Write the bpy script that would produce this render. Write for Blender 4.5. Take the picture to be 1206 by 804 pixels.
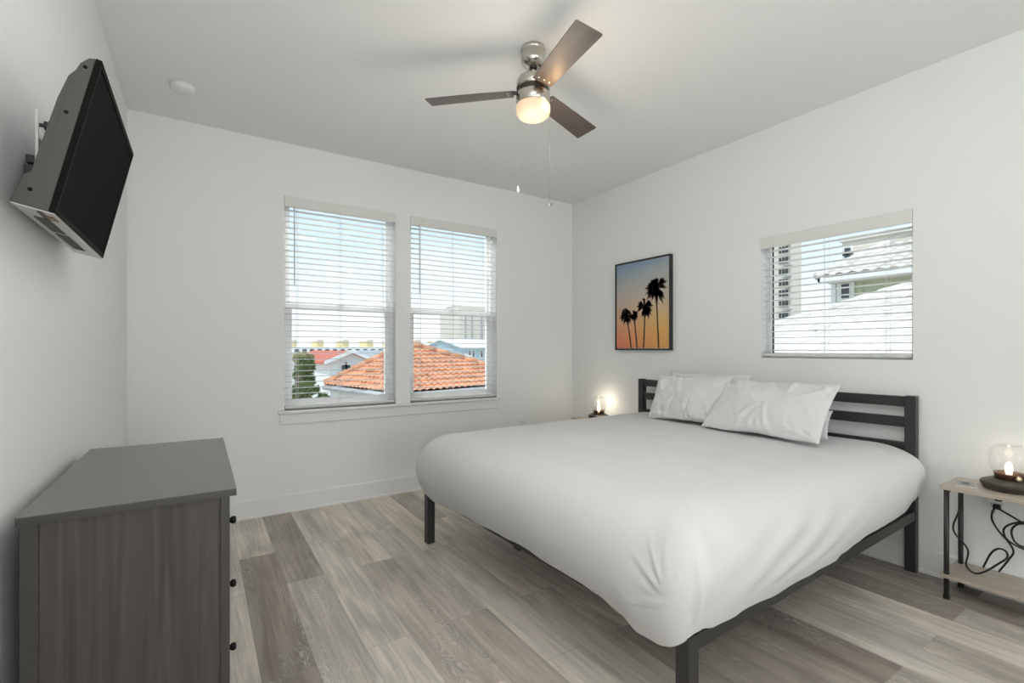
import bpy, bmesh, math, random
from mathutils import Vector, Matrix, noise
random.seed(7)
PI = math.pi
sc = bpy.context.scene
for o in list(bpy.data.objects): bpy.data.objects.remove(o)
C = sc.collection

# ------------------------------------------------------------------ camera
EYE = 1.21
YAW = math.radians(33.08)
cam = bpy.data.cameras.new('camera'); camo = bpy.data.objects.new('camera', cam); C.objects.link(camo)
camo.location = (0, 0, EYE); camo.rotation_euler = (PI/2, 0, -YAW)
cam.sensor_width = 36; cam.lens = 36*565/1206; cam.shift_y = 9/1206
cam.clip_start = .02; cam.clip_end = 600
sc.camera = camo
sc.view_settings.view_transform = 'Standard'; sc.view_settings.look = 'None'
sc.view_settings.gamma = 1; sc.view_settings.use_curve_mapping = False
sc.view_settings.exposure = 0.36

# ------------------------------------------------------------------ sky and lights
SKY = 0.93
w = bpy.data.worlds.new('sky'); sc.world = w; w.use_nodes = True
nt = w.node_tree; nt.nodes.clear()
wo = nt.nodes.new('ShaderNodeOutputWorld'); bg = nt.nodes.new('ShaderNodeBackground')
tc = nt.nodes.new('ShaderNodeTexCoord'); sx = nt.nodes.new('ShaderNodeSeparateXYZ')
rp = nt.nodes.new('ShaderNodeValToRGB'); nz = nt.nodes.new('ShaderNodeTexNoise')
mp = nt.nodes.new('ShaderNodeMapping'); mp.inputs['Scale'].default_value = (1, 1, 3.2)
cr = nt.nodes.new('ShaderNodeValToRGB'); mx = nt.nodes.new('ShaderNodeMixRGB')
nt.links.new(tc.outputs['Generated'], sx.inputs[0]); nt.links.new(sx.outputs['Z'], rp.inputs[0])
e = rp.color_ramp.elements
e[0].position = 0; e[0].color = (1.0, 1.03, 1.06, 1); e[1].position = .45; e[1].color = (.50, .72, 1.0, 1)
n1 = e.new(.10); n1.color = (.90, .98, 1.06, 1); n2 = e.new(.22); n2.color = (.68, .86, 1.06, 1)
nt.links.new(tc.outputs['Generated'], mp.inputs[0]); nt.links.new(mp.outputs[0], nz.inputs['Vector'])
nz.inputs['Scale'].default_value = 3.5; nz.inputs['Detail'].default_value = 5
cr.color_ramp.elements[0].position = .50; cr.color_ramp.elements[0].color = (0, 0, 0, 1)
cr.color_ramp.elements[1].position = .75; cr.color_ramp.elements[1].color = (.6, .6, .6, 1)
nt.links.new(nz.outputs[0], cr.inputs[0]); nt.links.new(cr.outputs[0], mx.inputs[0])
nt.links.new(rp.outputs[0], mx.inputs[1]); mx.inputs[2].default_value = (1.05, 1.07, 1.1, 1)
nt.links.new(mx.outputs[0], bg.inputs[0]); bg.inputs[1].default_value = SKY
nt.links.new(bg.outputs[0], wo.inputs[0])

def sun(name, d, energy, col, ang):
    l = bpy.data.lights.new(name, 'SUN'); l.energy = energy; l.color = col; l.angle = math.radians(ang)
    o = bpy.data.objects.new(name, l); C.objects.link(o)
    o.rotation_euler = Vector(d).to_track_quat('-Z', 'Y').to_euler()
sun('sun', (.55, .35, -.95), 2.0, (1, .96, .9), 1.0)

def area(name, loc, rot, sx_, sy_, energy, col):
    l = bpy.data.lights.new(name, 'AREA'); l.shape = 'RECTANGLE'; l.size = sx_; l.size_y = sy_
    l.energy = energy; l.color = col
    o = bpy.data.objects.new(name, l); C.objects.link(o); o.location = loc; o.rotation_euler = rot
    return o
def aim(o, t): o.rotation_euler = (Vector(t)-o.location).to_track_quat('-Z', 'Y').to_euler()
# added fill light shining in through the made-up opening behind the camera
area('added_door_fill', (.95, -5.0, 1.25), (math.radians(96), 0, math.radians(8)), 2.0, 2.3, 60, (.98, .99, 1.0))
# added upward fill behind the camera, bounced off the ceiling; no lamp stands here
area('added_ceiling_fill', (.1, -.5, 1.2), (PI, 0, 0), .9, .9, 32, (.99, .995, 1.0))
# added downward fill just under the ceiling, out of frame, with no fixture
area('added_top_fill', (.9, 1.0, 2.72), (0, 0, 0),   .9, .5, 7, (1.0, .99, .97))
# added area lights above the view, aimed in to strengthen the window light
aim(area('added_back_window_fill', (1.45, 5.1, 3.9), (0, 0, 0), 3.0, 1.2, 350, (.96, .98, 1.0)), (1.45, 3.9, 1.5))
aim(area('added_bed_window_fill', (4.6, 1.44, 3.4), (0, 0, 0), 1.0, 1.3, 50, (.96, .98, 1.0)), (3.3, 1.44, 1.6))

# ------------------------------------------------------------------ materials
def nodes(name):
    m = bpy.data.materials.new(name); m.use_nodes = True
    return m, m.node_tree, m.node_tree.nodes['Principled BSDF']
def mat(name, col, rough=.5, metal=0, bump=0, bscale=60, var=0, vscale=8, stretch=(1, 1, 1), spec=.5, alpha_=None):
    m, t, b = nodes(name)
    b.inputs['Base Color'].default_value = (*col, 1); b.inputs['Roughness'].default_value = rough
    b.inputs['Metallic'].default_value = metal; b.inputs['Specular IOR Level'].default_value = spec
    c = t.nodes.new('ShaderNodeTexCoord'); mpn = t.nodes.new('ShaderNodeMapping'); mpn.inputs['Scale'].default_value = stretch
    t.links.new(c.outputs['Object'], mpn.inputs[0])
    if var:
        n = t.nodes.new('ShaderNodeTexNoise'); n.inputs['Scale'].default_value = vscale; n.inputs['Detail'].default_value = 6
        r = t.nodes.new('ShaderNodeValToRGB'); t.links.new(mpn.outputs[0], n.inputs['Vector']); t.links.new(n.outputs[0], r.inputs[0])
        r.color_ramp.elements[0].position = .3; r.color_ramp.elements[1].position = .7
        r.color_ramp.elements[0].color = (*[x*(1-var) for x in col], 1); r.color_ramp.elements[1].color = (*[min(1, x*(1+var)) for x in col], 1)
        t.links.new(r.outputs[0], b.inputs['Base Color'])
    if bump:
        n = t.nodes.new('ShaderNodeTexNoise'); n.inputs['Scale'].default_value = bscale; n.inputs['Detail'].default_value = 4
        bp = t.nodes.new('ShaderNodeBump'); bp.inputs['Strength'].default_value = bump; bp.inputs['Distance'].default_value = .01
        t.links.new(mpn.outputs[0], n.inputs['Vector']); t.links.new(n.outputs[0], bp.inputs['Height']); t.links.new(bp.outputs[0], b.inputs['Normal'])
    return m
def emit(name, col, s):
    m, t, b = nodes(name); b.inputs['Base Color'].default_value = (*col, 1)
    b.inputs['Emission Color'].default_value = (*col, 1); b.inputs['Emission Strength'].default_value = s
    return m
def pane_mat(name, tint, k):
    m, t, b = nodes(name); t.nodes.remove(b); out = t.nodes['Material Output']
    tr = t.nodes.new('ShaderNodeBsdfTransparent'); tr.inputs[0].default_value = (*tint, 1)
    gl = t.nodes.new('ShaderNodeBsdfGlossy'); gl.inputs['Roughness'].default_value = .02
    fr = t.nodes.new('ShaderNodeFresnel'); fr.inputs[0].default_value = 1.45
    mu = t.nodes.new('ShaderNodeMath'); mu.operation = 'MULTIPLY'; mu.inputs[1].default_value = k
    mxs = t.nodes.new('ShaderNodeMixShader')
    t.links.new(fr.outputs[0], mu.inputs[0]); t.links.new(mu.outputs[0], mxs.inputs[0])
    t.links.new(tr.outputs[0], mxs.inputs[1]); t.links.new(gl.outputs[0], mxs.inputs[2]); t.links.new(mxs.outputs[0], out.inputs[0])
    return m

def floor_mat():
    m, t, b = nodes('vinyl_planks'); N = t.nodes.new; L = t.links.new
    c = N('ShaderNodeTexCoord'); s = N('ShaderNodeSeparateXYZ'); cb = N('ShaderNodeCombineXYZ')
    L(c.outputs['Object'], s.inputs[0]); L(s.outputs['Y'], cb.inputs['X']); L(s.outputs['X'], cb.inputs['Y'])
    sh = N('ShaderNodeVectorMath'); sh.operation = 'ADD'; sh.inputs[1].default_value = (.50+10*1.22, -.003+20*.187, 0); L(cb.outputs[0], sh.inputs[0])
    br = N('ShaderNodeTexBrick'); br.offset = .37; br.offset_frequency = 2; br.squash = 1
    br.inputs['Scale'].default_value = 1; br.inputs['Brick Width'].default_value = 1.22; br.inputs['Row Height'].default_value = .187
    br.inputs['Mortar Size'].default_value = .0008; br.inputs['Mortar Smooth'].default_value = .3
    br.inputs['Color1'].default_value = (0, 0, 0, 1); br.inputs['Color2'].default_value = (1, 1, 1, 1); br.inputs['Mortar'].default_value = (.5, .5, .5, 1)
    br.inputs['Bias'].default_value = 0
    L(sh.outputs[0], br.inputs['Vector'])
    # each plank gets its own stretch of grain
    off = N('ShaderNodeVectorMath'); off.operation = 'SCALE'; off.inputs['Scale'].default_value = 37
    L(br.outputs['Color'], off.inputs[0])
    ad = N('ShaderNodeVectorMath'); ad.operation = 'ADD'; L(sh.outputs[0], ad.inputs[0]); L(off.outputs[0], ad.inputs[1])
    def stretched(sxx, syy, det, dist=0, scale=1):
        mp_ = N('ShaderNodeMapping'); mp_.inputs['Scale'].default_value = (sxx, syy, 1); L(ad.outputs[0], mp_.inputs[0])
        n = N('ShaderNodeTexNoise'); n.inputs['Scale'].default_value = scale; n.inputs['Detail'].default_value = det; n.inputs['Distortion'].default_value = dist
        L(mp_.outputs[0], n.inputs['Vector']); return n
    g1 = stretched(3.0, 60, 10, .5); g2 = stretched(1.6, 8, 5, 1.0)
    # cathedral grain: rings of a slowly varying field
    g3 = stretched(1.5, 8.5, 3.0, .5)
    mu = N('ShaderNodeMath'); mu.operation = 'MULTIPLY'; mu.inputs[1].default_value = 210; L(g3.outputs[0], mu.inputs[0])
    si = N('ShaderNodeMath'); si.operation = 'SINE'; L(mu.outputs[0], si.inputs[0])
    r3 = N('ShaderNodeMapRange'); r3.inputs[1].default_value = .2; r3.inputs[2].default_value = 1; L(si.outputs[0], r3.inputs[0])
    gm = stretched(1.6, 7, 2, .0); rm = N('ShaderNodeMapRange'); rm.inputs[1].default_value = .47; rm.inputs[2].default_value = .62; L(gm.outputs[0], rm.inputs[0])
    cat = N('ShaderNodeMath'); cat.operation = 'MULTIPLY'; L(r3.outputs[0], cat.inputs[0]); L(rm.outputs[0], cat.inputs[1])
    tone = N('ShaderNodeValToRGB'); L(br.outputs['Color'], tone.inputs[0])
    el = tone.color_ramp.elements
    el[0].position = 0; el[0].color = (.31, .262, .222, 1); el[1].position = 1; el[1].color = (.80, .69, .575, 1)
    for p, cc in ((.3, (.48, .425, .365, 1)), (.55, (.64, .585, .52, 1)), (.8, (.71, .64, .56, 1))): x = el.new(p); x.color = cc
    rg = N('ShaderNodeMapRange'); rg.inputs[1].default_value = .3; rg.inputs[2].default_value = .7; rg.inputs[3].default_value = .80; rg.inputs[4].default_value = 1.15; L(g1.outputs[0], rg.inputs[0])
    rg2 = N('ShaderNodeMapRange'); rg2.inputs[1].default_value = .3; rg2.inputs[2].default_value = .7; rg2.inputs[3].default_value = .72; rg2.inputs[4].default_value = 1.16; L(g2.outputs[0], rg2.inputs[0])
    mm = N('ShaderNodeMath'); mm.operation = 'MULTIPLY'; L(rg.outputs[0], mm.inputs[0]); L(rg2.outputs[0], mm.inputs[1])
    v1 = N('ShaderNodeVectorMath'); v1.operation = 'SCALE'; L(tone.outputs[0], v1.inputs[0]); L(mm.outputs[0], v1.inputs['Scale'])
    lt = N('ShaderNodeMixRGB'); lt.inputs[2].default_value = (.88, .86, .83, 1); L(v1.outputs[0], lt.inputs[1])
    cs = N('ShaderNodeMath'); cs.operation = 'MULTIPLY'; cs.inputs[1].default_value = .36; L(cat.outputs[0], cs.inputs[0]); L(cs.outputs[0], lt.inputs[0])
    seam = N('ShaderNodeMixRGB'); seam.inputs[2].default_value = (.14, .125, .11, 1); L(lt.outputs[0], seam.inputs[1])
    sm = N('ShaderNodeMath'); sm.operation = 'MULTIPLY'; sm.inputs[1].default_value = .55; L(br.outputs['Fac'], sm.inputs[0]); L(sm.outputs[0], seam.inputs[0])
    L(seam.outputs[0], b.inputs['Base Color'])
    b.inputs['Roughness'].default_value = .46; b.inputs['Specular IOR Level'].default_value = .4
    bp = N('ShaderNodeBump'); bp.inputs['Strength'].default_value = .12; bp.inputs['Distance'].default_value = .003
    L(g1.outputs[0], bp.inputs['Height']); L(bp.outputs[0], b.inputs['Normal'])
    return m

def wood_mat(name, dark, light, axis='Z', scale=5, rough=.45, grain=30):
    m, t, b = nodes(name); N = t.nodes.new; L = t.links.new
    c = N('ShaderNodeTexCoord'); mp_ = N('ShaderNodeMapping')
    st = [grain, grain, grain]; st['XYZ'.index(axis)] = 1.3
    mp_.inputs['Scale'].default_value = st; L(c.outputs['Object'], mp_.inputs[0])
    n = N('ShaderNodeTexNoise'); n.inputs['Scale'].default_value = scale/5; n.inputs['Detail'].default_value = 8; n.inputs['Distortion'].default_value = 1.2
    L(mp_.outputs[0], n.inputs['Vector'])
    r = N('ShaderNodeValToRGB'); r.color_ramp.elements[0].position = .3; r.color_ramp.elements[1].position = .72
    r.color_ramp.elements[0].color = (*dark, 1); r.color_ramp.elements[1].color = (*light, 1)
    L(n.outputs[0], r.inputs[0]); L(r.outputs[0], b.inputs['Base Color']); b.inputs['Roughness'].default_value = rough
    return m

def canvas_mat():
    m, t, b = nodes('sunset_print'); N = t.nodes.new; L = t.links.new
    c = N('ShaderNodeTexCoord'); s = N('ShaderNodeSeparateXYZ'); L(c.outputs['Generated'], s.inputs[0])
    n = N('ShaderNodeTexNoise'); n.inputs['Scale'].default_value = 2; mpp = N('ShaderNodeMapping'); mpp.inputs['Scale'].default_value = (1, 1, 4)
    L(c.outputs['Generated'], mpp.inputs[0]); L(mpp.outputs[0], n.inputs['Vector'])
    a = N('ShaderNodeMath'); a.operation = 'MULTIPLY_ADD'; a.inputs[1].default_value = .14; L(n.outputs[0], a.inputs[0]); L(s.outputs['Z'], a.inputs[2])
    a2 = N('ShaderNodeMath'); a2.operation = 'SUBTRACT'; a2.inputs[1].default_value = .07; L(a.outputs[0], a2.inputs[0])
    def ramp(st):
        r = N('ShaderNodeValToRGB'); el = r.color_ramp.elements
        el[0].position = st[0][0]; el[0].color = (*st[0][1], 1); el[1].position = st[-1][0]; el[1].color = (*st[-1][1], 1)
        for p, cc in st[1:-1]: x = el.new(p); x.color = (*cc, 1)
        L(a2.outputs[0], r.inputs[0]); return r
    far = ramp([(0, (.72, .20, .10)), (.15, (.74, .27, .15)), (.35, (.66, .40, .26)), (.6, (.52, .44, .38)), (.8, (.36, .40, .42)), (1, (.20, .31, .46))])
    near = ramp([(0, (.78, .38, .12)), (.2, (.80, .47, .13)), (.4, (.72, .50, .23)), (.6, (.58, .50, .40)), (.85, (.46, .48, .46)), (1, (.28, .37, .46))])
    mx_ = N('ShaderNodeMixRGB'); L(s.outputs['Y'], mx_.inputs[0]); L(near.outputs[0], mx_.inputs[1]); L(far.outputs[0], mx_.inputs[2])
    L(mx_.outputs[0], b.inputs['Base Color']); b.inputs['Roughness'].default_value = .7
    return m

M = {}
M['wall'] = mat('wall_paint', (.86, .87, .86), .85, bump=.03, bscale=250)
M['ceil'] = mat('ceiling_paint', (.87, .875, .86), .9, bump=.05, bscale=180)
M['trim'] = mat('trim_paint', (.84, .84, .83), .45)
M['floor'] = floor_mat()
M['vinyl'] = mat('white_vinyl', (.86, .86, .86), .4)
M['slat'] = mat('blind_slat', (.76, .76, .73), .45)
M['cord'] = mat('blind_cord', (.72, .72, .70), .8)
M['wand'] = mat('blind_wand', (.55, .55, .53), .3)
M['gasket'] = mat('dark_gasket', (.05, .05, .045), .6)
M['glass'] = pane_mat('window_glass', (.97, .985, .98), .5)
M['black'] = mat('black_metal', (.030, .029, .028), .42, bump=.03, bscale=300)
M['cotton'] = mat('white_cotton', (.71, .715, .715), .92, bump=.10, bscale=420, spec=.15)
M['pillowcase'] = mat('pillow_cotton', (.74, .74, .74), .92, bump=.08, bscale=420, spec=.15)
M['mattress'] = mat('mattress_ticking', (.7, .7, .69), .9)
M['espresso'] = wood_mat('espresso_wood', (.042, .035, .032), (.088, .073, .067), 'Z', grain=45)
M['espresso_top'] = mat('espresso_top', (.075, .070, .062), .36, var=.10, vscale=3, stretch=(1, 20, 1), spec=1.0)
M['espresso_top'].node_tree.nodes['Principled BSDF'].inputs['Coat Weight'].default_value = .6
M['espresso_top'].node_tree.nodes['Principled BSDF'].inputs['Coat Roughness'].default_value = .32
M['espresso_edge'] = mat('espresso_edge', (.052, .047, .044), .4)
M['knob'] = mat('dark_bronze', (.015, .013, .012), .35, metal=.5)
M['tv'] = mat('tv_plastic', (.050, .048, .044), .38, bump=.02, bscale=300)
M['tvgloss'] = mat('tv_bezel', (.010, .009, .008), .5, spec=.02)
M['screen'] = mat('tv_screen', (.024, .024, .024), .5, spec=.0)
M['silver'] = mat('silver_plastic', (.55, .54, .51), .3, metal=.5)
M['grille'] = mat('speaker_grille', (.10, .10, .095), .6, bump=.6, bscale=900)
M['sticker'] = mat('brown_sticker', (.20, .11, .08), .5)
M['steel'] = mat('galvanised_steel', (.62, .62, .61), .35, metal=.8)
M['nickel'] = mat('brushed_nickel', (.56, .53, .48), .24, metal=1, var=.06, vscale=30, stretch=(1, 1, 12))
M['darkband'] = mat('dark_band', (.06, .052, .045), .4, metal=.6)
M['blade'] = wood_mat('walnut_blade', (.085, .068, .058), (.12, .097, .083), 'X', rough=.42, grain=18)
M['bladeedge'] = mat('blade_edge', (.03, .026, .024), .5)
M['shade'] = emit('frosted_lit_glass', (1.0, .70, .42), .5)
M['shade'].node_tree.nodes['Principled BSDF'].inputs['Base Color'].default_value = (.40, .34, .27, 1)
M['chain'] = mat('beaded_chain', (.22, .21, .19), .6)
M['bulb'] = emit('lit_filament', (1.0, .84, .62), 4)
M['plasticw'] = mat('white_plastic', (.82, .82, .80), .4)
M['oak'] = wood_mat('grey_oak_board', (.40, .335, .275), (.58, .51, .43), 'Y', rough=.42, grain=22)
M['oakedge'] = wood_mat('grey_oak_edge', (.22, .18, .145), (.36, .30, .25), 'Y', rough=.5, grain=22)
M['bronze'] = mat('aged_bronze', (.075, .062, .052), .42, metal=.35, var=.2, vscale=10)
M['copper'] = mat('dark_copper', (.22, .13, .09), .35, metal=.7)
M['brass'] = mat('pale_brass', (.75, .62, .42), .3, metal=.8)
def globe_mat():
    m = pane_mat('clear_glass_globe', (.975, .975, .97), 1); t = m.node_tree
    lw = t.nodes.new('ShaderNodeLayerWeight'); lw.inputs[0].default_value = .25
    pw = t.nodes.new('ShaderNodeMath'); pw.operation = 'MULTIPLY_ADD'; pw.inputs[1].default_value = .30; pw.inputs[2].default_value = .02
    t.links.new(lw.outputs['Facing'], pw.inputs[0])
    for n in t.nodes:
        if n.type == 'MIX_SHADER': t.links.new(pw.outputs[0], n.inputs[0])
        if n.type == 'BSDF_GLOSSY': n.inputs['Roughness'].default_value = .08
    return m
M['clear'] = globe_mat()
M['rubber'] = mat('black_cable', (.012, .012, .012), .5)
M['frameblk'] = mat('picture_frame_black', (.022, .021, .02), .35)
M['print'] = canvas_mat()
M['palmblk'] = mat('printed_palm', (.045, .032, .028), .8)
M['card'] = mat('card_grey', (.33, .33, .32), .35)
M['carddark'] = mat('card_print', (.07, .07, .07), .4)
# outdoors
M['terracotta'] = mat('terracotta_tile', (.66, .31, .17), .8, var=.30, vscale=3.5)
M['redroof'] = mat('red_roof', (.62, .16, .10), .8, var=.2, vscale=2)
M['paletile'] = mat('pale_roof_tile', (.74, .70, .64), .8, var=.07, vscale=1.5)
M['greyroof'] = mat('grey_roof', (.42, .42, .42), .8, var=.1)
M['whiteroof'] = mat('white_metal_roof', (.85, .86, .86), .6, var=.03)
M['stuccow'] = mat('white_stucco', (.84, .83, .80), .9, var=.05)
M['stuccob'] = mat('beige_stucco', (.70, .64, .55), .9, var=.06)
M['stuccog'] = mat('sage_siding', (.50, .55, .38), .9, var=.05)
M['blue'] = mat('turquoise_siding', (.16, .42, .48), .8, var=.06)
M['paleblue'] = mat('pale_blue_siding', (.50, .64, .68), .8, var=.06)
M['yellow'] = mat('yellow_stucco', (.84, .68, .36), .9, var=.06)
M['darkwin'] = mat('dark_window', (.05, .065, .07), .15)
M['leaf'] = mat('tree_leaf', (.15, .21, .06), .7, var=.5, vscale=2)
M['leafy'] = mat('pale_tree_leaf', (.50, .47, .24), .7, var=.35, vscale=2)
M['bark'] = mat('bark', (.16, .12, .08), .9, var=.3)
M['ground'] = mat('sandy_ground', (.52, .50, .43), .95, var=.15, vscale=.2)

# ------------------------------------------------------------------ helpers
def obj(name, bm, m, parent=None, smooth=False, bevel=0, seg=2):
    me = bpy.data.meshes.new(name); bm.normal_update(); bm.to_mesh(me); bm.free()
    me.materials.append(M[m] if isinstance(m, str) else m)
    if smooth:
        for p in me.polygons: p.use_smooth = True
    o = bpy.data.objects.new(name, me); C.objects.link(o)
    if parent: o.parent = parent
    if bevel:
        b = o.modifiers.new('b', 'BEVEL'); b.width = bevel; b.segments = seg; b.limit_method = 'ANGLE'; b.angle_limit = math.radians(40)
    return o
def tag(o, label, cat, group=None):
    o['label'] = label; o['category'] = cat
    if group: o['group'] = group
    return o
def thing(name, label, cat, loc=(0, 0, 0), rz=0, group=None):
    o = bpy.data.objects.new(name, None); C.objects.link(o); o.location = loc; o.rotation_euler = (0, 0, rz)
    o.empty_display_size = .1
    return tag(o, label, cat, group)
def struct(name, bm, m, parent=None, **k):
    o = obj(name, bm, m, parent, **k)
    if not parent: o['kind'] = 'structure'
    return o
def box(bm, x0, x1, y0, y1, z0, z1, mtx=None):
    v = [bm.verts.new(p) for p in ((x0,y0,z0),(x1,y0,z0),(x1,y1,z0),(x0,y1,z0),(x0,y0,z1),(x1,y0,z1),(x1,y1,z1),(x0,y1,z1))]
    if mtx is not None:
        for q in v: q.co = mtx @ q.co
    for f in ((0,3,2,1),(4,5,6,7),(0,1,5,4),(1,2,6,5),(2,3,7,6),(3,0,4,7)): bm.faces.new([v[i] for i in f])
    return bm
def bx(*a): return box(bmesh.new(), *a)
def lathe(prof, n=48, bm=None, cx=0, cy=0, cz=0):
    bm = bm or bmesh.new(); rings = []
    for r, z in prof:
        if r < 1e-5: rings.append([bm.verts.new((cx, cy, cz+z))])
        else: rings.append([bm.verts.new((cx+r*math.cos(2*PI*i/n), cy+r*math.sin(2*PI*i/n), cz+z)) for i in range(n)])
    for a, b in zip(rings, rings[1:]):
        for i in range(n):
            j = (i+1) % n
            if len(a) == 1 and len(b) == 1: continue
            if len(a) == 1: bm.faces.new((a[0], b[j], b[i]))
            elif len(b) == 1: bm.faces.new((a[i], a[j], b[0]))
            else: bm.faces.new((a[i], a[j], b[j], b[i]))
    bmesh.ops.recalc_face_normals(bm, faces=bm.faces)
    return bm
def tube(bm, pts, r, n=8, cap=True):
    pts = [Vector(p) for p in pts]; rings = []; up = None
    for i, p in enumerate(pts):
        d = (pts[min(i+1, len(pts)-1)]-pts[max(i-1, 0)]).normalized()
        if up is None:
            up = d.cross(Vector((0, 0, 1)));
            if up.length < .1: up = d.cross(Vector((0, 1, 0)))
            up.normalize()
        up = (up-d*up.dot(d)).normalized(); s = d.cross(up)
        rr = r[i] if isinstance(r, (list, tuple)) else r
        rings.append([bm.verts.new(p+rr*(up*math.cos(2*PI*k/n)+s*math.sin(2*PI*k/n))) for k in range(n)])
    for a, b in zip(rings, rings[1:]):
        for k in range(n): bm.faces.new((a[k], a[(k+1) % n], b[(k+1) % n], b[k]))
    if cap: bm.faces.new(rings[0][::-1]); bm.faces.new(rings[-1])
    return bm
def spline(pts, k=6):
    P = [Vector(p) for p in pts]; P = [2*P[0]-P[1]]+P+[2*P[-1]-P[-2]]; out = []
    for i in range(1, len(P)-2):
        a, b, c_, d = P[i-1:i+3]
        for j in range(k):
            t = j/k
            out.append(.5*((2*b)+(c_-a)*t+(2*a-5*b+4*c_-d)*t*t+(3*b-a-3*c_+d)*t**3))
    out.append(P[-2]); return out
def prism(bm, poly, f):         # poly of 2-D points, f(p, side) -> 3-D
    a = [bm.verts.new(f(p, 0)) for p in poly]; b = [bm.verts.new(f(p, 1)) for p in poly]; n = len(poly)
    bm.faces.new(a); bm.faces.new(b[::-1])
    for i in range(n): bm.faces.new((a[i], b[i], b[(i+1) % n], a[(i+1) % n]))
    bmesh.ops.recalc_face_normals(bm, faces=bm.faces); return bm
def ray(px, py):
    l = (px-603)/565; v = -(py-411)/565; s, c = math.sin(YAW), math.cos(YAW)
    return Vector((l*c+s, -l*s+c, v))
def atY(px, py, Y): r = ray(px, py); p = r*(Y/r.y); return Vector((p.x, Y, p.z+EYE))
def atX(px, py, X): r = ray(px, py); p = r*(X/r.x); return Vector((X, p.y, p.z+EYE))
def copy_tree(o, parent=None):
    c = o.copy(); C.objects.link(c)
    if parent: c.parent = parent
    for ch in [x for x in bpy.data.objects if x.parent == o]: copy_tree(ch, c)
    return c

# ------------------------------------------------------------------ room shell
XL, XR, YB, YF, ZC = -.387, 3.30, 3.90, -4.7, 2.74
T = .14
WA = (.527, 1.377, .755, 2.345); WB = (1.505, 2.367, .755, 2.345); WR = (1.011, 1.868, 1.15, 1.985)
struct('floor', bx(XL-.1, XR+.1, YF-.1, YB+.1, -.12, 0), 'floor')
struct('ceiling', bx(XL-.3, XR+.3, YF-1.6, YB+.3, ZC, ZC+.2), 'ceil')
def wall_with_holes(bm, a0, a1, holes, mk):
    xs = a0
    for (h0, h1, z0, z1) in holes:
        mk(bm, xs, h0, -.1, ZC); mk(bm, h0, h1, -.1, z0); mk(bm, h0, h1, z1, ZC); xs = h1
    mk(bm, xs, a1, -.1, ZC); return bm
struct('wall_back', wall_with_holes(bmesh.new(), XL, XR, [WA, WB], lambda bm, a, b, z0, z1: box(bm, a, b, YB, YB+T, z0, z1)), 'wall')
struct('wall_right', wall_with_holes(bmesh.new(), YF-T, YB+T, [WR], lambda bm, a, b, z0, z1: box(bm, XR, XR+T, a, b, z0, z1)), 'wall')
struct('wall_left', wall_with_holes(bmesh.new(), YF-T, YB+T, [], lambda bm, a, b, z0, z1: box(bm, XL-T, XL, a, b, z0, z1)), 'wall')
struct('wall_front', wall_with_holes(bmesh.new(), XL, XR, [(.0, 2.2, 0, 2.4)], lambda bm, a, b, z0, z1: box(bm, a, b, YF-T, YF, z0, z1)), 'wall')
# unseen sliding glass doors, made up to let fill light in behind the camera
d = struct('added_door_1', box(box(box(bmesh.new(), .0, 2.2, YF-.1, YF-.04, 2.34, 2.4), .0, .06, YF-.1, YF-.04, 0, 2.34), 2.14, 2.2, YF-.1, YF-.04, 0, 2.34), 'vinyl')
struct('added_door_sash', box(bmesh.new(), 1.06, 1.14, YF-.1, YF-.04, 0, 2.34), 'vinyl', d)
struct('added_door_pane', bx(.06, 2.14, YF-.08, YF-.072, 0, 2.34), 'glass', d)
# baseboards: a board with an eased top and a thin shoe line at the floor
def baseboard(name, f, a, b):
    prof = [(0, 0), (.020, 0), (.020, .014), (.014, .020), (.014, .126), (.010, .134), (0, .134)]
    struct(name, prism(bmesh.new(), prof, lambda p, s: f(p, (a, b)[s])), 'trim')
baseboard('baseboard_back', lambda p, t: (t, YB-p[0], p[1]), XL, XR)
baseboard('baseboard_left', lambda p, t: (XL+p[0], t, p[1]), YF, YB-.02)
baseboard('baseboard_right', lambda p, t: (XR-p[0], t, p[1]), YF, YB-.02)
# window stool and apron under the pair of windows
struct('trim_1', box(bmesh.new(), .485, 2.41, YB-.035, YB+.05, .733, .755), 'trim', bevel=.004)
struct('trim_2', box(bmesh.new(), .495, 2.40, YB-.014, YB, .652, .733), 'trim', bevel=.003)

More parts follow.
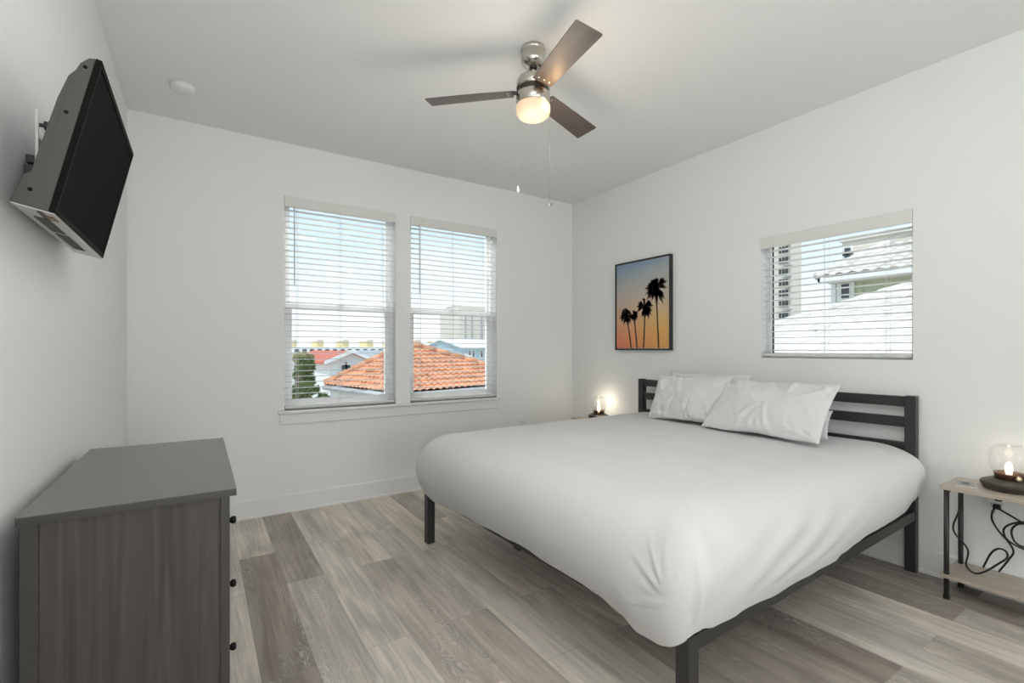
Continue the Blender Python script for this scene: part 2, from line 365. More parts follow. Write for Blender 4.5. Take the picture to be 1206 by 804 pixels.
def window(n, f, W, hung=True):
    a0, a1, z0, z1 = W     # f(a, depth, z)
    def pb(bm, a, b, d0, d1, c0, c1):
        p, q = f(a, d0, c0), f(b, d1, c1)
        return box(bm, min(p[0], q[0]), max(p[0], q[0]), min(p[1], q[1]), max(p[1], q[1]), c0, c1)
    bm = bmesh.new(); d0, d1 = .075, .135; w_ = .028
    pb(bm, a0, a0+w_, d0, d1, z0, z1); pb(bm, a1-w_, a1, d0, d1, z0, z1); pb(bm, a0+w_, a1-w_, d0, d1, z0, z0+w_); pb(bm, a0+w_, a1-w_, d0, d1, z1-w_, z1)
    root = struct('window_%d' % n, bm, 'vinyl', bevel=.003)
    if hung:
        zm = 1.545
        bm = bmesh.new(); s = .022; A, B = a0+w_, a1-w_
        pb(bm, A, A+s, .108, .128, zm, z1-w_); pb(bm, B-s, B, .108, .128, zm, z1-w_); pb(bm, A+s, B-s, .108, .128, zm-.012, zm+.02); pb(bm, A+s, B-s, .108, .128, z1-w_-s, z1-w_)
        obj('upper_sash', bm, 'vinyl', root, bevel=.002)
        bm = bmesh.new(); s = .036
        pb(bm, A, A+s, .082, .106, z0+w_, zm+.012); pb(bm, B-s, B, .082, .106, z0+w_, zm+.012); pb(bm, A+s, B-s, .082, .106, z0+w_, z0+w_+.045); pb(bm, A+s, B-s, .082, .106, zm-.03, zm+.012)
        obj('lower_sash', bm, 'vinyl', root, bevel=.002)
        bm = bmesh.new(); m_ = (a0+a1)/2; pb(bm, m_-.03, m_+.03, .075, .083, zm+.004, zm+.018)
        obj('sash_lock', bm, 'vinyl', root, bevel=.002)
        bm = bmesh.new(); pb(bm, A, B, .117, .120, zm, z1-w_); pb(bm, A, B, .092, .095, z0+w_, zm); obj('pane', bm, 'glass', root)
    else:
        bm = bmesh.new(); g = .006; A, B = a0+w_, a1-w_
        pb(bm, A, A+g, .100, .112, z0+w_, z1-w_); pb(bm, B-g, B, .100, .112, z0+w_, z1-w_)
        pb(bm, A+g, B-g, .100, .112, z0+w_, z0+w_+g); pb(bm, A+g, B-g, .100, .112, z1-w_-g, z1-w_)
        obj('dark_gasket', bm, 'gasket', root)
        bm = bmesh.new(); pb(bm, A, B, .104, .108, z0+w_, z1-w_); obj('pane', bm, 'glass', root)
    return root
fB = lambda a, d, z: (a, YB+d, z)
fR = lambda a, d, z: (XR+d, a, z)
window(1, fB, WA); window(2, fB, WB); window(3, fR, WR, hung=False)

def blind(label, f, W, cords, wand, pitch=.043, wandlen=.58, back=.036, horiz=1):
    a0, a1, z0, z1 = W
    org = f((a0+a1)/2, back, z0)
    root = thing('window_blind', label, 'window blind', org, 0, 'white slat blinds in the windows')
    def loc(a, d, z): p = f(a, d, z); return (p[0]-org[0], p[1]-org[1], z-org[2])
    def pb(bm, a, b, d0, d1, c0, c1):
        p, q = loc(a, d0, c0), loc(b, d1, c1)
        return box(bm, min(p[0], q[0]), max(p[0], q[0]), min(p[1], q[1]), max(p[1], q[1]), p[2], q[2])
    obj('headrail', pb(bmesh.new(), a0+.004, a1-.004, .004, .058, z1-.05, z1-.004), 'slat', root)
    bm = bmesh.new(); pb(bm, a0+.001, a1-.001, -.012, .001, z1-.078, z1-.001)
    obj('valance', bm, 'slat', root, bevel=.004)
    bm = bmesh.new(); zt = z1-.095; zb = z0+.045; k = int((zt-zb)/pitch)
    A, B = a0+.008, a1-.008
    for i in range(k+1):
        z = zt-i*pitch+random.uniform(-.0006, .0006); sg = random.uniform(-.0007, .0007)
        th = .0026; til = math.radians(1.5)
        prof = []
        for q in range(5):
            d = -.025+.0125*q; crown = .0025*(1-(d/.025)**2)
            prof.append((back+d*math.cos(til), crown-d*math.sin(til)))
        poly = [(p[0], p[1]+th/2) for p in prof]+[(p[0], p[1]-th/2) for p in prof[::-1]]
        prism(bm, poly, lambda p, s, z=z, sg=sg: loc((A, B)[s], p[0], z+p[1]+(sg if s else -sg)))
    obj('slats', bm, 'slat', root)
    obj('bottom_rail', pb(bmesh.new(), A, B, back-.026, back+.026, z0+.012, z0+.032), 'slat', root, bevel=.003)
    for cpos in cords:
        bm = bmesh.new()
        for dd in (-.027, .027):
            tube(bm, [loc(cpos, back+dd, z0+.03), loc(cpos, back+dd, z1-.06)], .0011, 5)
        tube(bm, [loc(cpos+.014, back-.002, z0+.03), loc(cpos+.014, back-.002, z1-.06)], .0010, 5)
        obj('ladder_cord', bm, 'cord', root)
    bm = bmesh.new(); p0 = loc(wand, -.022, z1-.075); p1 = loc(wand, -.024, z1-.075-wandlen)
    tube(bm, [p0, p1], .0042, 6); tube(bm, [loc(wand, -.004, z1-.07), loc(wand, -.022, z1-.07)], .002, 5)
    obj('tilt_wand', bm, 'wand', root)
    return root
blind('white slat blind in the left window of the back pair, a tree visible behind it', fB, WA, (.615, .93, 1.27), .592)
blind('white slat blind in the right window of the back pair, nearer the room corner', fB, WB, (1.60, 1.91, 2.22), 1.58)
blind('white slat blind in the short window above the bed, pale roof beyond', fR, WR, (1.135, 1.46, 1.755), 1.79, wandlen=.52)

# ------------------------------------------------------------------ bed
BA = math.radians(1.68)
BH = Vector((3.262, 1.006, 0))
BW, BL = 1.855, 2.0
org = BH-Vector((math.cos(BA), math.sin(BA), 0))*BL      # right foot leg
bed = thing('bed_frame', 'black metal platform bed frame with slatted headboard against the right wall', 'bed', org, BA)
def bb(name, *a, bevel=.003): return obj(name, bx(*a), 'black', bed, bevel=bevel)
h = .025
bb('headboard_post', BL-h, BL+h, -h, h, 0, .955); bb('headboard_post', BL-h, BL+h, BW-h, BW+h, 0, .955)
bb('headboard_rail', BL-.012, BL+.014, h, BW-h, .893, .950)
bb('headboard_rail', BL-.012, BL+.014, h, BW-h, .781, .838)
bb('headboard_rail', BL-.012, BL+.014, h, BW-h, .640, .697)
bb('leg', -h, h, -h, h, 0, .335); bb('leg', -h, h, BW-h, BW+h, 0, .335)
bb('side_rail', h, BL-h, -.022, .006, .283, .335); bb('side_rail', h, BL-h, BW-.006, BW+.022, .283, .335)
bb('foot_rail', -.022, .006, h, BW-h, .303, .335)
bb('center_rail', .006, BL-.012, BW/2-.02, BW/2+.02, .27, .305)
for i in range(9): bb('slat', .12+i*.21, .18+i*.21, .006, BW-.006, .306, .322, bevel=0)
bb('leg', BL/2-.02, BL/2+.02, BW/2-.02, BW/2+.02, 0, .27)
mt = obj('mattress', bx(.02, BL-.03, .03, BW-.03, .337, .60), 'mattress', None, bevel=.06, seg=5)
mt.location = org; mt.rotation_euler = (0, 0, BA)
tag(mt, 'pale mattress lying on the bed frame under the white duvet', 'mattress')

# duvet: rounded rectangular cloth draped over the mattress
def lerp_tab(tab, x):
    if x <= tab[0][0]: return tab[0][1]
    for (a, va), (b, vb) in zip(tab, tab[1:]):
        if x <= b: t = (x-a)/(b-a); t = t*t*(3-2*t); return va+(vb-va)*t
    return tab[-1][1]
FOOT = [(-.05, .345), (.0, .312), (.086, .292), (.156, .288), (.233, .318), (.335, .335), (.468, .343), (.642, .345), (.82, .356), (1.02, .345), (1.2, .340), (1.4, .338), (1.55, .325), (1.7, .315), (1.82, .330), (1.92, .36)]
RIGHT = [(-.05, .365), (.01, .360), (.08, .347), (.185, .345), (.24, .350), (.44, .337), (.6, .338), (.77, .337), (.94, .333), (1.0, .349), (1.165, .358), (1.25, .366), (1.55, .370), (1.73, .378), (1.9, .415), (2.0, .44)]
def duvet():
    bm = bmesh.new()
    u0, u1, v0, v1, rc = -.035, BL-.022, -.035, BW+.035, .07
    segs = []
    def line(a, b, n):
        for i in range(n): t = i/n; segs.append((Vector(a).lerp(Vector(b), t), None))
    P = []
    NU, NV, NC = 160, 200, 18
    for i in range(NV): t = i/NV; t = 1-(1-t)**1.5; P.append((Vector((u0, v1-rc-(v1-v0-2*rc)*t)), Vector((-1, 0))))
    for i in range(NC): a = PI+PI/2*i/NC; P.append((Vector((u0+rc+rc*math.cos(a), v0+rc+rc*math.sin(a))), Vector((math.cos(a), math.sin(a)))))
    for i in range(NU): t = i/NU; t = t**1.3; P.append((Vector((u0+rc+(u1-u0-2*rc)*t, v0)), Vector((0, -1))))
    for i in range(NC): a = -PI/2+PI/2*i/NC; P.append((Vector((u1-rc+rc*math.cos(a), v0+rc+rc*math.sin(a))), Vector((math.cos(a), math.sin(a)))))
    for i in range(90): t = i/90; P.append((Vector((u1, v0+rc+(v1-v0-2*rc)*t)), Vector((1, 0))))
    for i in range(NC): a = PI/2*i/NC; P.append((Vector((u1-rc+rc*math.cos(a), v1-rc+rc*math.sin(a))), Vector((math.cos(a), math.sin(a)))))
    for i in range(NU): t = i/NU; P.append((Vector((u1-rc-(u1-u0-2*rc)*t, v1)), Vector((0, 1))))
    for i in range(NC): a = PI/2+PI/2*i/NC; P.append((Vector((u0+rc+rc*math.cos(a), v1-rc+rc*math.sin(a))), Vector((math.cos(a), math.sin(a)))))
    ctr = Vector(((u0+u1)/2, (v0+v1)/2)); ZT = .682; INS = .20
    rings = []; NT, NE, ND = 46, 44, 34
    def base_pt(P0, n, d):           # d = offset outwards from the outline
        return P0+n*d
    for (p, n) in P:
        foot = max(0, -n.x); right = max(0, -n.y); head = max(0, n.x); left = max(0, n.y)
        IL = .13
        bul = .055*foot**2+.05*right**2+.06*left**2+.0*head**2
        # inner anchor: clamp p into the inset rectangle
        q = Vector((min(max(p.x, u0+INS), u1-.03), min(max(p.y, v0+INS), v1-IL)))
        col = []
        for k in range(NT): t = k/NT; s = ctr.lerp(q, t); col.append(Vector((s.x, s.y, ZT+.012*(1-t*t))))
        hem = foot**2*(lerp_tab(FOOT, p.y)-.017)+right**2*lerp_tab(RIGHT, p.x)+left**2*.34+head**2*.45
        zm = hem+.13; 
        out = p+n*bul; dirv = out-q; L = dirv.length
        for k in range(NE):
            th = PI/2*k/NE
            f = math.sin(th)**.95; g = math.cos(th)**.85
            s = q+dirv*f; col.append(Vector((s.x, s.y, zm+(ZT-zm)*g)))
        for k in range(ND+1):
            t = k/ND; inn = (bul-.008)*(t**1.6)
            if head > .5: inn = 0
            s = out-n*inn; col.append(Vector((s.x, s.y, zm+(hem-zm)*t)))
        rings.append(col)
    nP = len(P); nR = len(rings[0])
    vs = []
    for i in range(nP):
        p, n = P[i]; col = []
        for k in range(nR):
            c = rings[i][k].copy()
            edge = max(0, min(1, (k-NT)/NE)); low = max(0, (k-NT-NE)/ND)
            x, y = c.x, c.y
            # soft broad undulation
            a = noise.noise(Vector((x*2.2, y*2.2, 3)))*.008*(1-.3*edge)
            a += noise.noise(Vector((x*7, y*3.0, 9)))*.0045+noise.noise(Vector((x*5, y*14, 21)))*.0022
            # faint long creases across the middle of the top
            a += .0034*math.sin(34*(y-.25*x)+3*noise.noise(Vector((x*2, y*2, 1))))*max(0, 1-abs(y-.95)/.6)*max(0, 1-abs(x-1.1)/.75)
            dr = Vector((n.x*edge, n.y*edge, 1-edge*.9)).normalized()
            # hanging folds near the foot corners
            ds = abs(y-v0) if n.x < -.7 else abs(x-u0)
            if n.x < -.3 or n.y < -.3:
                # folds fanning out from the corner crease
                if n.x < -.05:
                    dv_, dz_ = y+.010, c.z-.455
                    r_ = math.hypot(dv_, dz_); an = math.degrees(math.atan2(dz_, dv_))
                    rid = 0
                    for a0, ln, am in ((-22, .16, .9), (4, .13, .5), (27, .17, 1.0), (48, .17, .8), (68, .15, .7), (88, .11, .5)):
                        dd = math.radians(an-a0)*r_
                        rid += am*(math.exp(-(dd/.009)**2)-.55*math.exp(-((dd+.014)/.010)**2))*max(0, min(1, (r_-.02)/.03))*math.exp(-(r_/ln)**4)
                    a += .0095*rid*edge
                # the crease itself, low on the corner
                ks = (x-u0)-(y-v0)
                a -= .010*math.exp(-((ks-.012)/.010)**2)*max(0, min(1, (.62-c.z)/.1))*edge
                a += .006*math.exp(-((ks-.045)/.012)**2)*max(0, min(1, (.60-c.z)/.1))*edge
                a -= .005*math.exp(-((ks-.070)/.010)**2)*max(0, min(1, (.56-c.z)/.1))*edge
                # diagonal pull wrinkles on the right-hand side, running down to the foot
                if n.y < -.5:
                    wv = math.exp(-((x-.62)/.5)**2)*edge*min(1, 1.2-low)
                    a += wv*.0045*math.sin((c.z*1.0-x*.30)*66+2.5*noise.noise(Vector((x*3, c.z*3, 4))))
                if n.x < -.5:
                    a += edge*.004*noise.noise(Vector((y*4, c.z*5, 17)))+edge*.003*math.sin(y*23+c.z*14)*noise.noise(Vector((y*2, c.z*2, 5)))
            if n.y < -.3 or n.x < -.3: a = max(a, -.012)
            if low > .55 and (n.x < -.1 or n.y < -.1): a = max(a*.5, -.001)
            c += dr*a
            if low == 1: c.z += .004*noise.noise(Vector((x*9, y*9, 2)))
            col.append(bm.verts.new(c))
        vs.append(col)
    for i in range(nP):
        j = (i+1) % nP
        for k in range(nR-1):
            bm.faces.new((vs[i][k], vs[i][k+1], vs[j][k+1], vs[j][k]))
    bmesh.ops.remove_doubles(bm, verts=bm.verts, dist=.0006)
    bmesh.ops.recalc_face_normals(bm, faces=bm.faces)
    return bm
dv = obj('duvet', duvet(), 'cotton', None, smooth=True)
so = dv.modifiers.new('s', 'SOLIDIFY'); so.thickness = .006; so.offset = -1
dv.location = org; dv.rotation_euler = (0, 0, BA)
tag(dv, 'plain white duvet draped over the whole bed and hanging at its foot', 'duvet')

# pillows
def creases(n, seed, wd, ht, amp, wid):
    rnd = random.Random(seed); out = []
    for _ in range(n):
        if rnd.random() < .55:
            cx_, cz_ = rnd.choice((-1, 1))*wd*.46, rnd.choice((-1, 1))*ht*.44
            ang = math.atan2(-cz_, -cx_)+rnd.uniform(-.8, .8)
        else:
            cx_, cz_ = rnd.uniform(-.4, .4)*wd, rnd.choice((-1, 1))*ht*.47
            ang = math.atan2(-cz_, 0)+rnd.uniform(-.7, .7)
        out.append((cx_, cz_, ang, rnd.uniform(.10, .24), amp*rnd.uniform(.5, 1)*rnd.choice((1, 1, -1)), wid*rnd.uniform(.7, 1.5), rnd.uniform(-2.5, 2.5)))
    return out
def crease_height(cs, x, z):
    h_ = 0
    for cx_, cz_, ang, ln, am, wi, cv_ in cs:
        dx, dz = x-cx_, z-cz_; t = dx*math.cos(ang)+dz*math.sin(ang)
        if t < 0 or t > ln: continue
        d = -dx*math.sin(ang)+dz*math.cos(ang)-cv_*t*t*.5; k = math.sin(PI*(t/ln)**.7)
        h_ += am*k*(math.exp(-(d/wi)**2)-.4*math.exp(-((d-1.8*wi)/wi)**2))
    return h_
def pillow_bm(wd, ht, th, seed, sag=.0, flange=True):
    bm = bmesh.new(); CS = creases(26, seed*10, wd, ht, .011, .011); NX, NZ = 96, 56; g = {}
    for side in (-1, 1):
        for i in range(NX+1):
            for j in range(NZ+1):
                a = 2*i/NX-1; b = 2*j/NZ-1
                if side == 1 and (i in (0, NX) or j in (0, NZ)): g[side, i, j] = g[-1, i, j]; continue
                # corners stay out while edges pull in
                px = a*(1-.045*(1-abs(b)**2.0)**1.0*abs(a)**3)*wd/2
                pz = b*(1-.07*(1-abs(a)**2.2)*abs(b)**3)*ht/2
                f = (max(0, 1-abs(a)**2.6)**.62)*(max(0, 1-abs(b)**2.4)**.62)
                y = side*th/2*f
                n = noise.noise(Vector((a*2+seed, b*2, side)))*.016+noise.noise(Vector((a*5+seed, b*3, side*3)))*.004+noise.noise(Vector((a*14+b*5, b*4+seed, side*3)))*.0025
                # tension wrinkles out of the corners
                r = math.hypot(1-abs(a), 1-abs(b)); an = math.atan2(1-abs(b), 1-abs(a))
                n += .006*math.sin(an*13+seed)*math.exp(-(r/.45)**2)*min(1, r*5)
                y += side*n*min(1, f*2.5)+side*crease_height(CS, px, pz)*min(1, f*3)
                if side == -1: y -= .0045*math.sin(b*9+a*4+seed)*f*max(0, .6-abs(a+.1))+.0035*math.exp(-((a+.80+.03*math.sin(b*7))/.02)**2)*f+.003*math.sin(a*40+6*math.sin(b*2+seed))*max(0, .5-abs(b+.6))*f
                # bottom settles
                g[side, i, j] = bm.verts.new((px, y, pz+.010*noise.noise(Vector((a*3, seed, b*2)))*abs(b)))
    for side in (-1, 1):
        for i in range(NX):
            for j in range(NZ):
                q = [g[side, i, j], g[side, i+1, j], g[side, i+1, j+1], g[side, i, j+1]]
                bm.faces.new(q if side == -1 else q[::-1])
    return bm
def pillow(label, cy, bxm, bz, tilt, wd, ht, th, seed, yaw=0, roll=0):
    # local: x = width, -y = outward face, z = height ; stands on its lower edge
    o = obj('pillow', pillow_bm(wd, ht, th, seed), 'pillowcase', None, smooth=True)
    m = Matrix.Translation((bxm, cy, bz)) @ Matrix.Rotation(-PI/2+yaw, 4, 'Z') @ Matrix.Rotation(-tilt, 4, 'X') @ Matrix.Rotation(roll, 4, 'Y') @ Matrix.Translation((0, 0, ht/2))
    o.matrix_world = m
    return tag(o, label, 'pillow', 'white pillows at the headboard')
pillow('white pillow lying behind the other left pillow, its top edge above the headboard rail', 2.14, 3.00, .70, math.radians(14), .66, .345, .09, 1.3, yaw=-.02)
pillow('white pillow hidden behind the large front right pillow, only its lower corner showing', 1.575, 2.955, .70, math.radians(20), .58, .17, .07, 5.1, yaw=-.02)
pillow('white pillow at the far left of the bed, leaning in front of another pillow', 2.18, 2.845, .70, math.radians(23), .62, .345, .10, 2.2, yaw=-.03, roll=-.03)
pillow('large white pillow leaning at the front right, overlapping the left pillows', 1.605, 2.755, .700, math.radians(39), .73, .40, .13, 7.7, yaw=-.03, roll=-.01)

# ------------------------------------------------------------------ dresser
dx0, dx1, dy0, dy1, dz = -.352, .086, 1.528, 2.43, .826
dr = thing('dresser', 'dark espresso wood dresser standing against the left wall under the television', 'dresser', (dx0, dy0, 0))
def db(bm, x0, x1, y0, y1, z0, z1): return box(bm, x0-dx0, x1-dx0, y0-dy0, y1-dy0, z0, z1)
tp_ = obj('top', db(bmesh.new(), dx0, dx1, dy0, dy1, dz-.002, dz), 'espresso_top', dr)
obj('top_edge', db(bmesh.new(), dx0, dx1, dy0, dy1, dz-.020, dz-.002), 'espresso_edge', tp_)
bX1 = .070
for y0, y1 in ((dy0+.008, dy0+.020), (dy1-.020, dy1-.008)):
    obj('side_panel', db(bmesh.new(), dx0+.036, bX1-.022, y0+.006, y1+.006 if y0 < 2 else y1, .03, dz-.020), 'espresso', dr)
for x0, x1 in ((dx0+.006, dx0+.038), (bX1-.022, bX1)):
    for y0 in (dy0+.006, dy1-.038):
        obj('corner_post', db(bmesh.new(), x0, x1, y0, y0+.032, 0, dz-.020), 'espresso_edge', dr, bevel=.0015)
obj('back_panel', db(bmesh.new(), dx0+.010, dx0+.016, dy0+.04, dy1-.04, .03, dz-.020), 'espresso_edge', dr)
for z0, z1 in ((.03, .150), (.356, .366), (.556, .565), (.755, .806)):
    obj('front_rail', db(bmesh.new(), bX1-.020, bX1-.002, dy0+.038, dy1-.038, z0, z1), 'espresso_edge', dr)
for z0, z1, zk in ((.153, .353, .257), (.369, .553, .460), (.568, .752, .663)):
    dwr = obj('drawer', db(bmesh.new(), bX1-.36, bX1+.002, dy0+.042, dy1-.042, z0, z1), 'espresso', dr, bevel=.002)
    for ky in (dy0+.25, dy1-.25):
        bm = lathe([(0, 0), (.006, 0), (.006, .008), (.011, .014), (.0125, .020), (.010, .026), (0, .028)], 20)
        for v in bm.verts: x, y, z = v.co; v.co = (bX1+.002-dx0+z, ky-dy0+x, zk+y)
        bmesh.ops.recalc_face_normals(bm, faces=bm.faces)
        obj('knob', bm, 'knob', dwr, smooth=True)

# ------------------------------------------------------------------ television on its tilting mount
TW, TH = .657, .387
tvl = Vector((-.238, 1.837, 1.713))
tv = thing('television', 'black flat television tilted down on the left wall above the dresser', 'television', tvl)
tv.rotation_euler = (0, math.radians(12.5), 0)
# local: +x out of the screen, y along the wall, z up; side profile (x, z)
hz = TH/2
prof = [(-.012, hz+.002), (-.026, hz-.004), (-.042, hz-.030), (-.046, hz-.050), (-.054, hz-.058), (-.058, hz-.10), (-.060, -.075), (-.052, -.095), (-.052, -.13), (-.066, -.150), (-.070, -hz), (-.012, -hz)]
prof = [(-.012, hz+.002), (-.024, hz-.003), (-.036, hz-.022), (-.040, hz-.042), (-.049, hz-.062), (-.055, hz-.12), (-.058, -.04), (-.060, -.115), (-.070, -.125), (-.078, -hz), (-.012, -hz)]
cs = obj('back_casing', prism(bmesh.new(), prof, lambda p, s: (p[0], (-TW/2, TW/2)[s], p[1])), 'tv', tv, bevel=.002)
bm = bmesh.new(); b_ = .014
y0, y1 = -TW/2-.002, TW/2+.002
box(bm, -.012, 0, y0, y0+b_, -hz, hz+.002); box(bm, -.012, 0, y1-b_, y1, -hz, hz+.002); box(bm, -.012, 0, y0+b_, y1-b_, hz+.002-b_, hz+.002); box(bm, -.012, 0, y0+b_, y1-b_, -hz, -hz+b_)
obj('bezel', bm, 'tvgloss', tv, bevel=.0015)
obj('screen', bx(-.012, -.003, -TW/2+.012, TW/2-.012, -hz+b_, hz-b_+.002), 'screen', tv)
obj('bottom_panel', bx(-.076, -.001, -TW/2, TW/2, -hz-.003, -hz-.0004), 'silver', tv, bevel=.001)
for a, b in ((-.23, -.05), (-.02, .22)):
    obj('speaker_grille', bx(-.058, -.030, a, b, -hz-.0048, -hz-.003), 'grille', tv)
obj('control_label', bx(-.030, -.010, -.285, -.235, -hz-.0048, -hz-.003), 'sticker', tv)
obj('connector_strip', bx(-.034, -.026, -.315, -.24, -hz-.0052, -hz-.003), 'gasket', tv)
bm = bmesh.new(); box(bm, -.050, -.044, -TW/2-.0012, -TW/2+.001, -.03, .115); box(bm, -.044, -.036, -TW/2-.0012, -TW/2+.001, .115, .122)
obj('port_recess', bm, 'gasket', tv)
for (x, z) in ((-.026, hz-.028), (-.034, .045), (-.052, -.155)):
    bm = lathe([(0, 0), (.0045, 0), (.0035, .0014), (0, .0014)], 14)
    for v in bm.verts: a, b, c = v.co; v.co = (x+a, -TW/2-c, z+b)
    obj('screw', bm, 'tvgloss', tv)
mo = thing('television_mount', 'silver and black metal wall bracket behind the television', 'wall mount', (XL, 1.882, 1.72))
def mb(name, m, *a, bevel=.001): return obj(name, bx(*a), m, mo, bevel=bevel)
mb('wall_plate', 'black', .0005, .006, -.02, .12, -.09, .09)
mb('vertical_bracket', 'steel', .026, .033, -.150, -.145, -.05, .120)
mb('pivot_arm', 'black', .006, .045, -.155, -.04, -.11, -.03)
mb('cross_bar', 'black', .006, .030, -.14, .0, -.02, .0)
bm = bmesh.new(); tube(bm, [(.034, -.145, .08), (.056, -.145, .08)], .005, 10); tube(bm, [(.044, -.145, .08), (.054, -.145, .08)], .012, 12)
obj('tilt_knob', bm, 'rubber', mo)
bm = tube(bmesh.new(), spline([(.034, -.145, .07), (.044, -.150, .04), (.040, -.150, .01), (.050, -.148, -.02)]), .0015, 6)
obj('release_cord', bm, 'plasticw', mo)

# ------------------------------------------------------------------ framed print
pf = thing('framed_print', 'black framed sunset print of four palm silhouettes left of the bed', 'picture', (XR-.001, 2.925, 1.601))
PW, PH, PD = .628, .80, .038
bm = bmesh.new(); e_ = .012
for a in ((-PD, 0, -PW/2, -PW/2+e_, -PH/2, PH/2), (-PD, 0, PW/2-e_, PW/2, -PH/2, PH/2), (-PD, 0, -PW/2+e_, PW/2-e_, PH/2-e_, PH/2), (-PD, 0, -PW/2+e_, PW/2-e_, -PH/2, -PH/2+e_)): box(bm, *a)
obj('frame', bm, 'frameblk', pf, bevel=.001)
obj('backing', bx(-.012, -.004, -PW/2+e_, PW/2-e_, -PH/2+e_, PH/2-e_), 'plasticw', pf)
cw, ch = PW/2-e_-.006, PH/2-e_-.006
obj('canvas', bx(-PD+.006, -.012, -cw, cw, -ch, ch), 'print', pf)
bm = bx(-PD+.0064, -.0125, -cw-.0015, cw+.0015, -ch-.0015, ch+.0015)
obj('canvas_border', bm, 'plasticw', pf)
def palm(name, sxp, stp, r0, lean, seed):       # px in the picture zoom -> canvas coordinates
    rnd = random.Random(seed); bm = bmesh.new(); X = -PD+.0055
    top = Vector((X, stp[0], stp[1])); bot = Vector((X, sxp, -ch))
    n = 14; L_, R_ = [], []
    for i in range(n+1):
        t = i/n; p = bot.lerp(top, t)+Vector((0, lean*math.sin(PI*t), 0)); wd = .0085-.002*t+rnd.uniform(-.0006, .0006)
        if t > .72: wd += .011*math.sin((t-.72)/.28*PI*.55)*(r0/.08)
        L_.append(bm.verts.new(p+Vector((0, wd, 0)))); R_.append(bm.verts.new(p-Vector((0, wd, 0))))
    for i in range(n): bm.faces.new((L_[i], R_[i], R_[i+1], L_[i+1]))
    def leaf(c, ang, ln, wd, droop=.35):
        d = Vector((0, math.cos(ang), math.sin(ang))); s_ = Vector((0, -d.z, d.y)); k = 6; prev = None
        for i in range(k+1):
            t = i/k; p = c+d*ln*t+Vector((0, 0, -droop*ln*t*t)); w_ = wd*math.sin(PI*min(.985, .06+.93*t)**.8)+.0004
            cur = (bm.verts.new(p+s_*w_), bm.verts.new(p-s_*w_))
            if prev: bm.faces.new((prev[0], prev[1], cur[1], cur[0]))
            prev = cur
    angs = [-62, -38, -14, 10, 34, 58, 82, 104, 128, 150, 172, 196, 220, 244]
    for a0_ in angs:
        ang = math.radians(a0_+rnd.uniform(-6, 6)); ln = r0*rnd.uniform(.82, 1.12)
        if rnd.random() < .12: continue
        leaf(top, ang, ln, .0115*r0/.10, .22)
        c = top+Vector((0, math.cos(ang), math.sin(ang)))*ln*.35
        for q in (-.38, -.19, .19, .38): leaf(c, ang+q, ln*.55*rnd.uniform(.75, 1.05), .0055*r0/.10, .25)
    for i in range(7): leaf(top, math.radians(rnd.uniform(240, 300)), r0*rnd.uniform(.6, .95), .008*r0/.08, 0)
    obj('printed_palm', bm, 'palmblk', pf)
# canvas y: +cw is the left side in the photograph
def cv(x, y): return (cw-(x-150)/(480-150)*2*cw, None)
def cpos(x, y, top=(178, 130), bot=(704, 704)):
    t = (x-150)/318; yt = 178-t*48; return (cw-t*2*cw, ch-(y-yt)/(704-yt)*2*ch)
for bxp, tx, ty, r0, ln, sd in ((245, 213, 492, .082, -.006, 3), (283, 262, 492, .062, -.002, 5), (323, 330, 440, .100, -.004, 8), (412, 398, 322, .125, .001, 13)):
    palm('p', cpos(bxp, 704)[0], cpos(tx, ty), r0, ln, sd)

# ------------------------------------------------------------------ ceiling fan
FX, FY = 1.423, 1.987
fan = thing('ceiling_fan', 'brushed nickel ceiling fan with three dark blades and a lit glass light', 'ceiling fan', (FX, FY, 2.74))
obj('canopy', lathe([(0, 0), (.060, 0), (.062, -.006), (.062, -.018), (.058, -.021), (.062, -.026), (.062, -.066), (.060, -.075), (.048, -.090), (.030, -.096), (.016, -.097), (0, -.097)]), 'nickel', fan, smooth=True)
obj('downrod', lathe([(0, -.09), (.0125, -.09), (.0125, -.150), (0, -.150)], 24), 'nickel', fan, smooth=True)
obj('coupling', lathe([(.013, -.094), (.020, -.095), (.020, -.104), (.013, -.106)], 24), 'darkband', fan, smooth=True)
obj('motor_housing', lathe([(0, -.140), (.022, -.140), (.060, -.148), (.076, -.156), (.083, -.170), (.085, -.180), (.085, -.208), (.080, -.210), (0, -.210)]), 'nickel', fan, smooth=True)
obj('flywheel', lathe([(0, -.210), (.078, -.210), (.078, -.234), (0, -.234)]), 'darkband', fan, smooth=False)
obj('switch_housing', lathe([(0, -.234), (.083, -.234), (.086, -.238), (.086, -.286), (.083, -.290), (0, -.290)]), 'nickel', fan, smooth=True)
obj('light_shade', lathe([(0, -.290), (.082, -.290), (.087, -.298), (.087, -.322), (.083, -.338), (.070, -.351), (.048, -.358), (.022, -.361), (0, -.362)]), 'shade', fan, smooth=True)
def blade_bm():
    bm = bmesh.new(); n = 20; top = []; bot = []; th = .005
    out = []
    for i in range(n+1):
        t = i/n; x = .105+t*.445; wd = .052+.013*t
        out.append((x, wd))
    # outline with rounded tip corners
    ol = [(x, w_) for x, w_ in out[:-1]]+[(.545, .065), (.550, .062), (.552, .056)]
    poly = ol+[(x, -w_) for x, w_ in ol[::-1]]
    prism(bm, poly, lambda p, s: (p[0], p[1], (-th/2, th/2)[s]+.018*math.sin(max(0, (p[0]-.1))/.47*PI*.55)*0+.010*((p[0]-.1)/.47)**2*-1))
    return bm
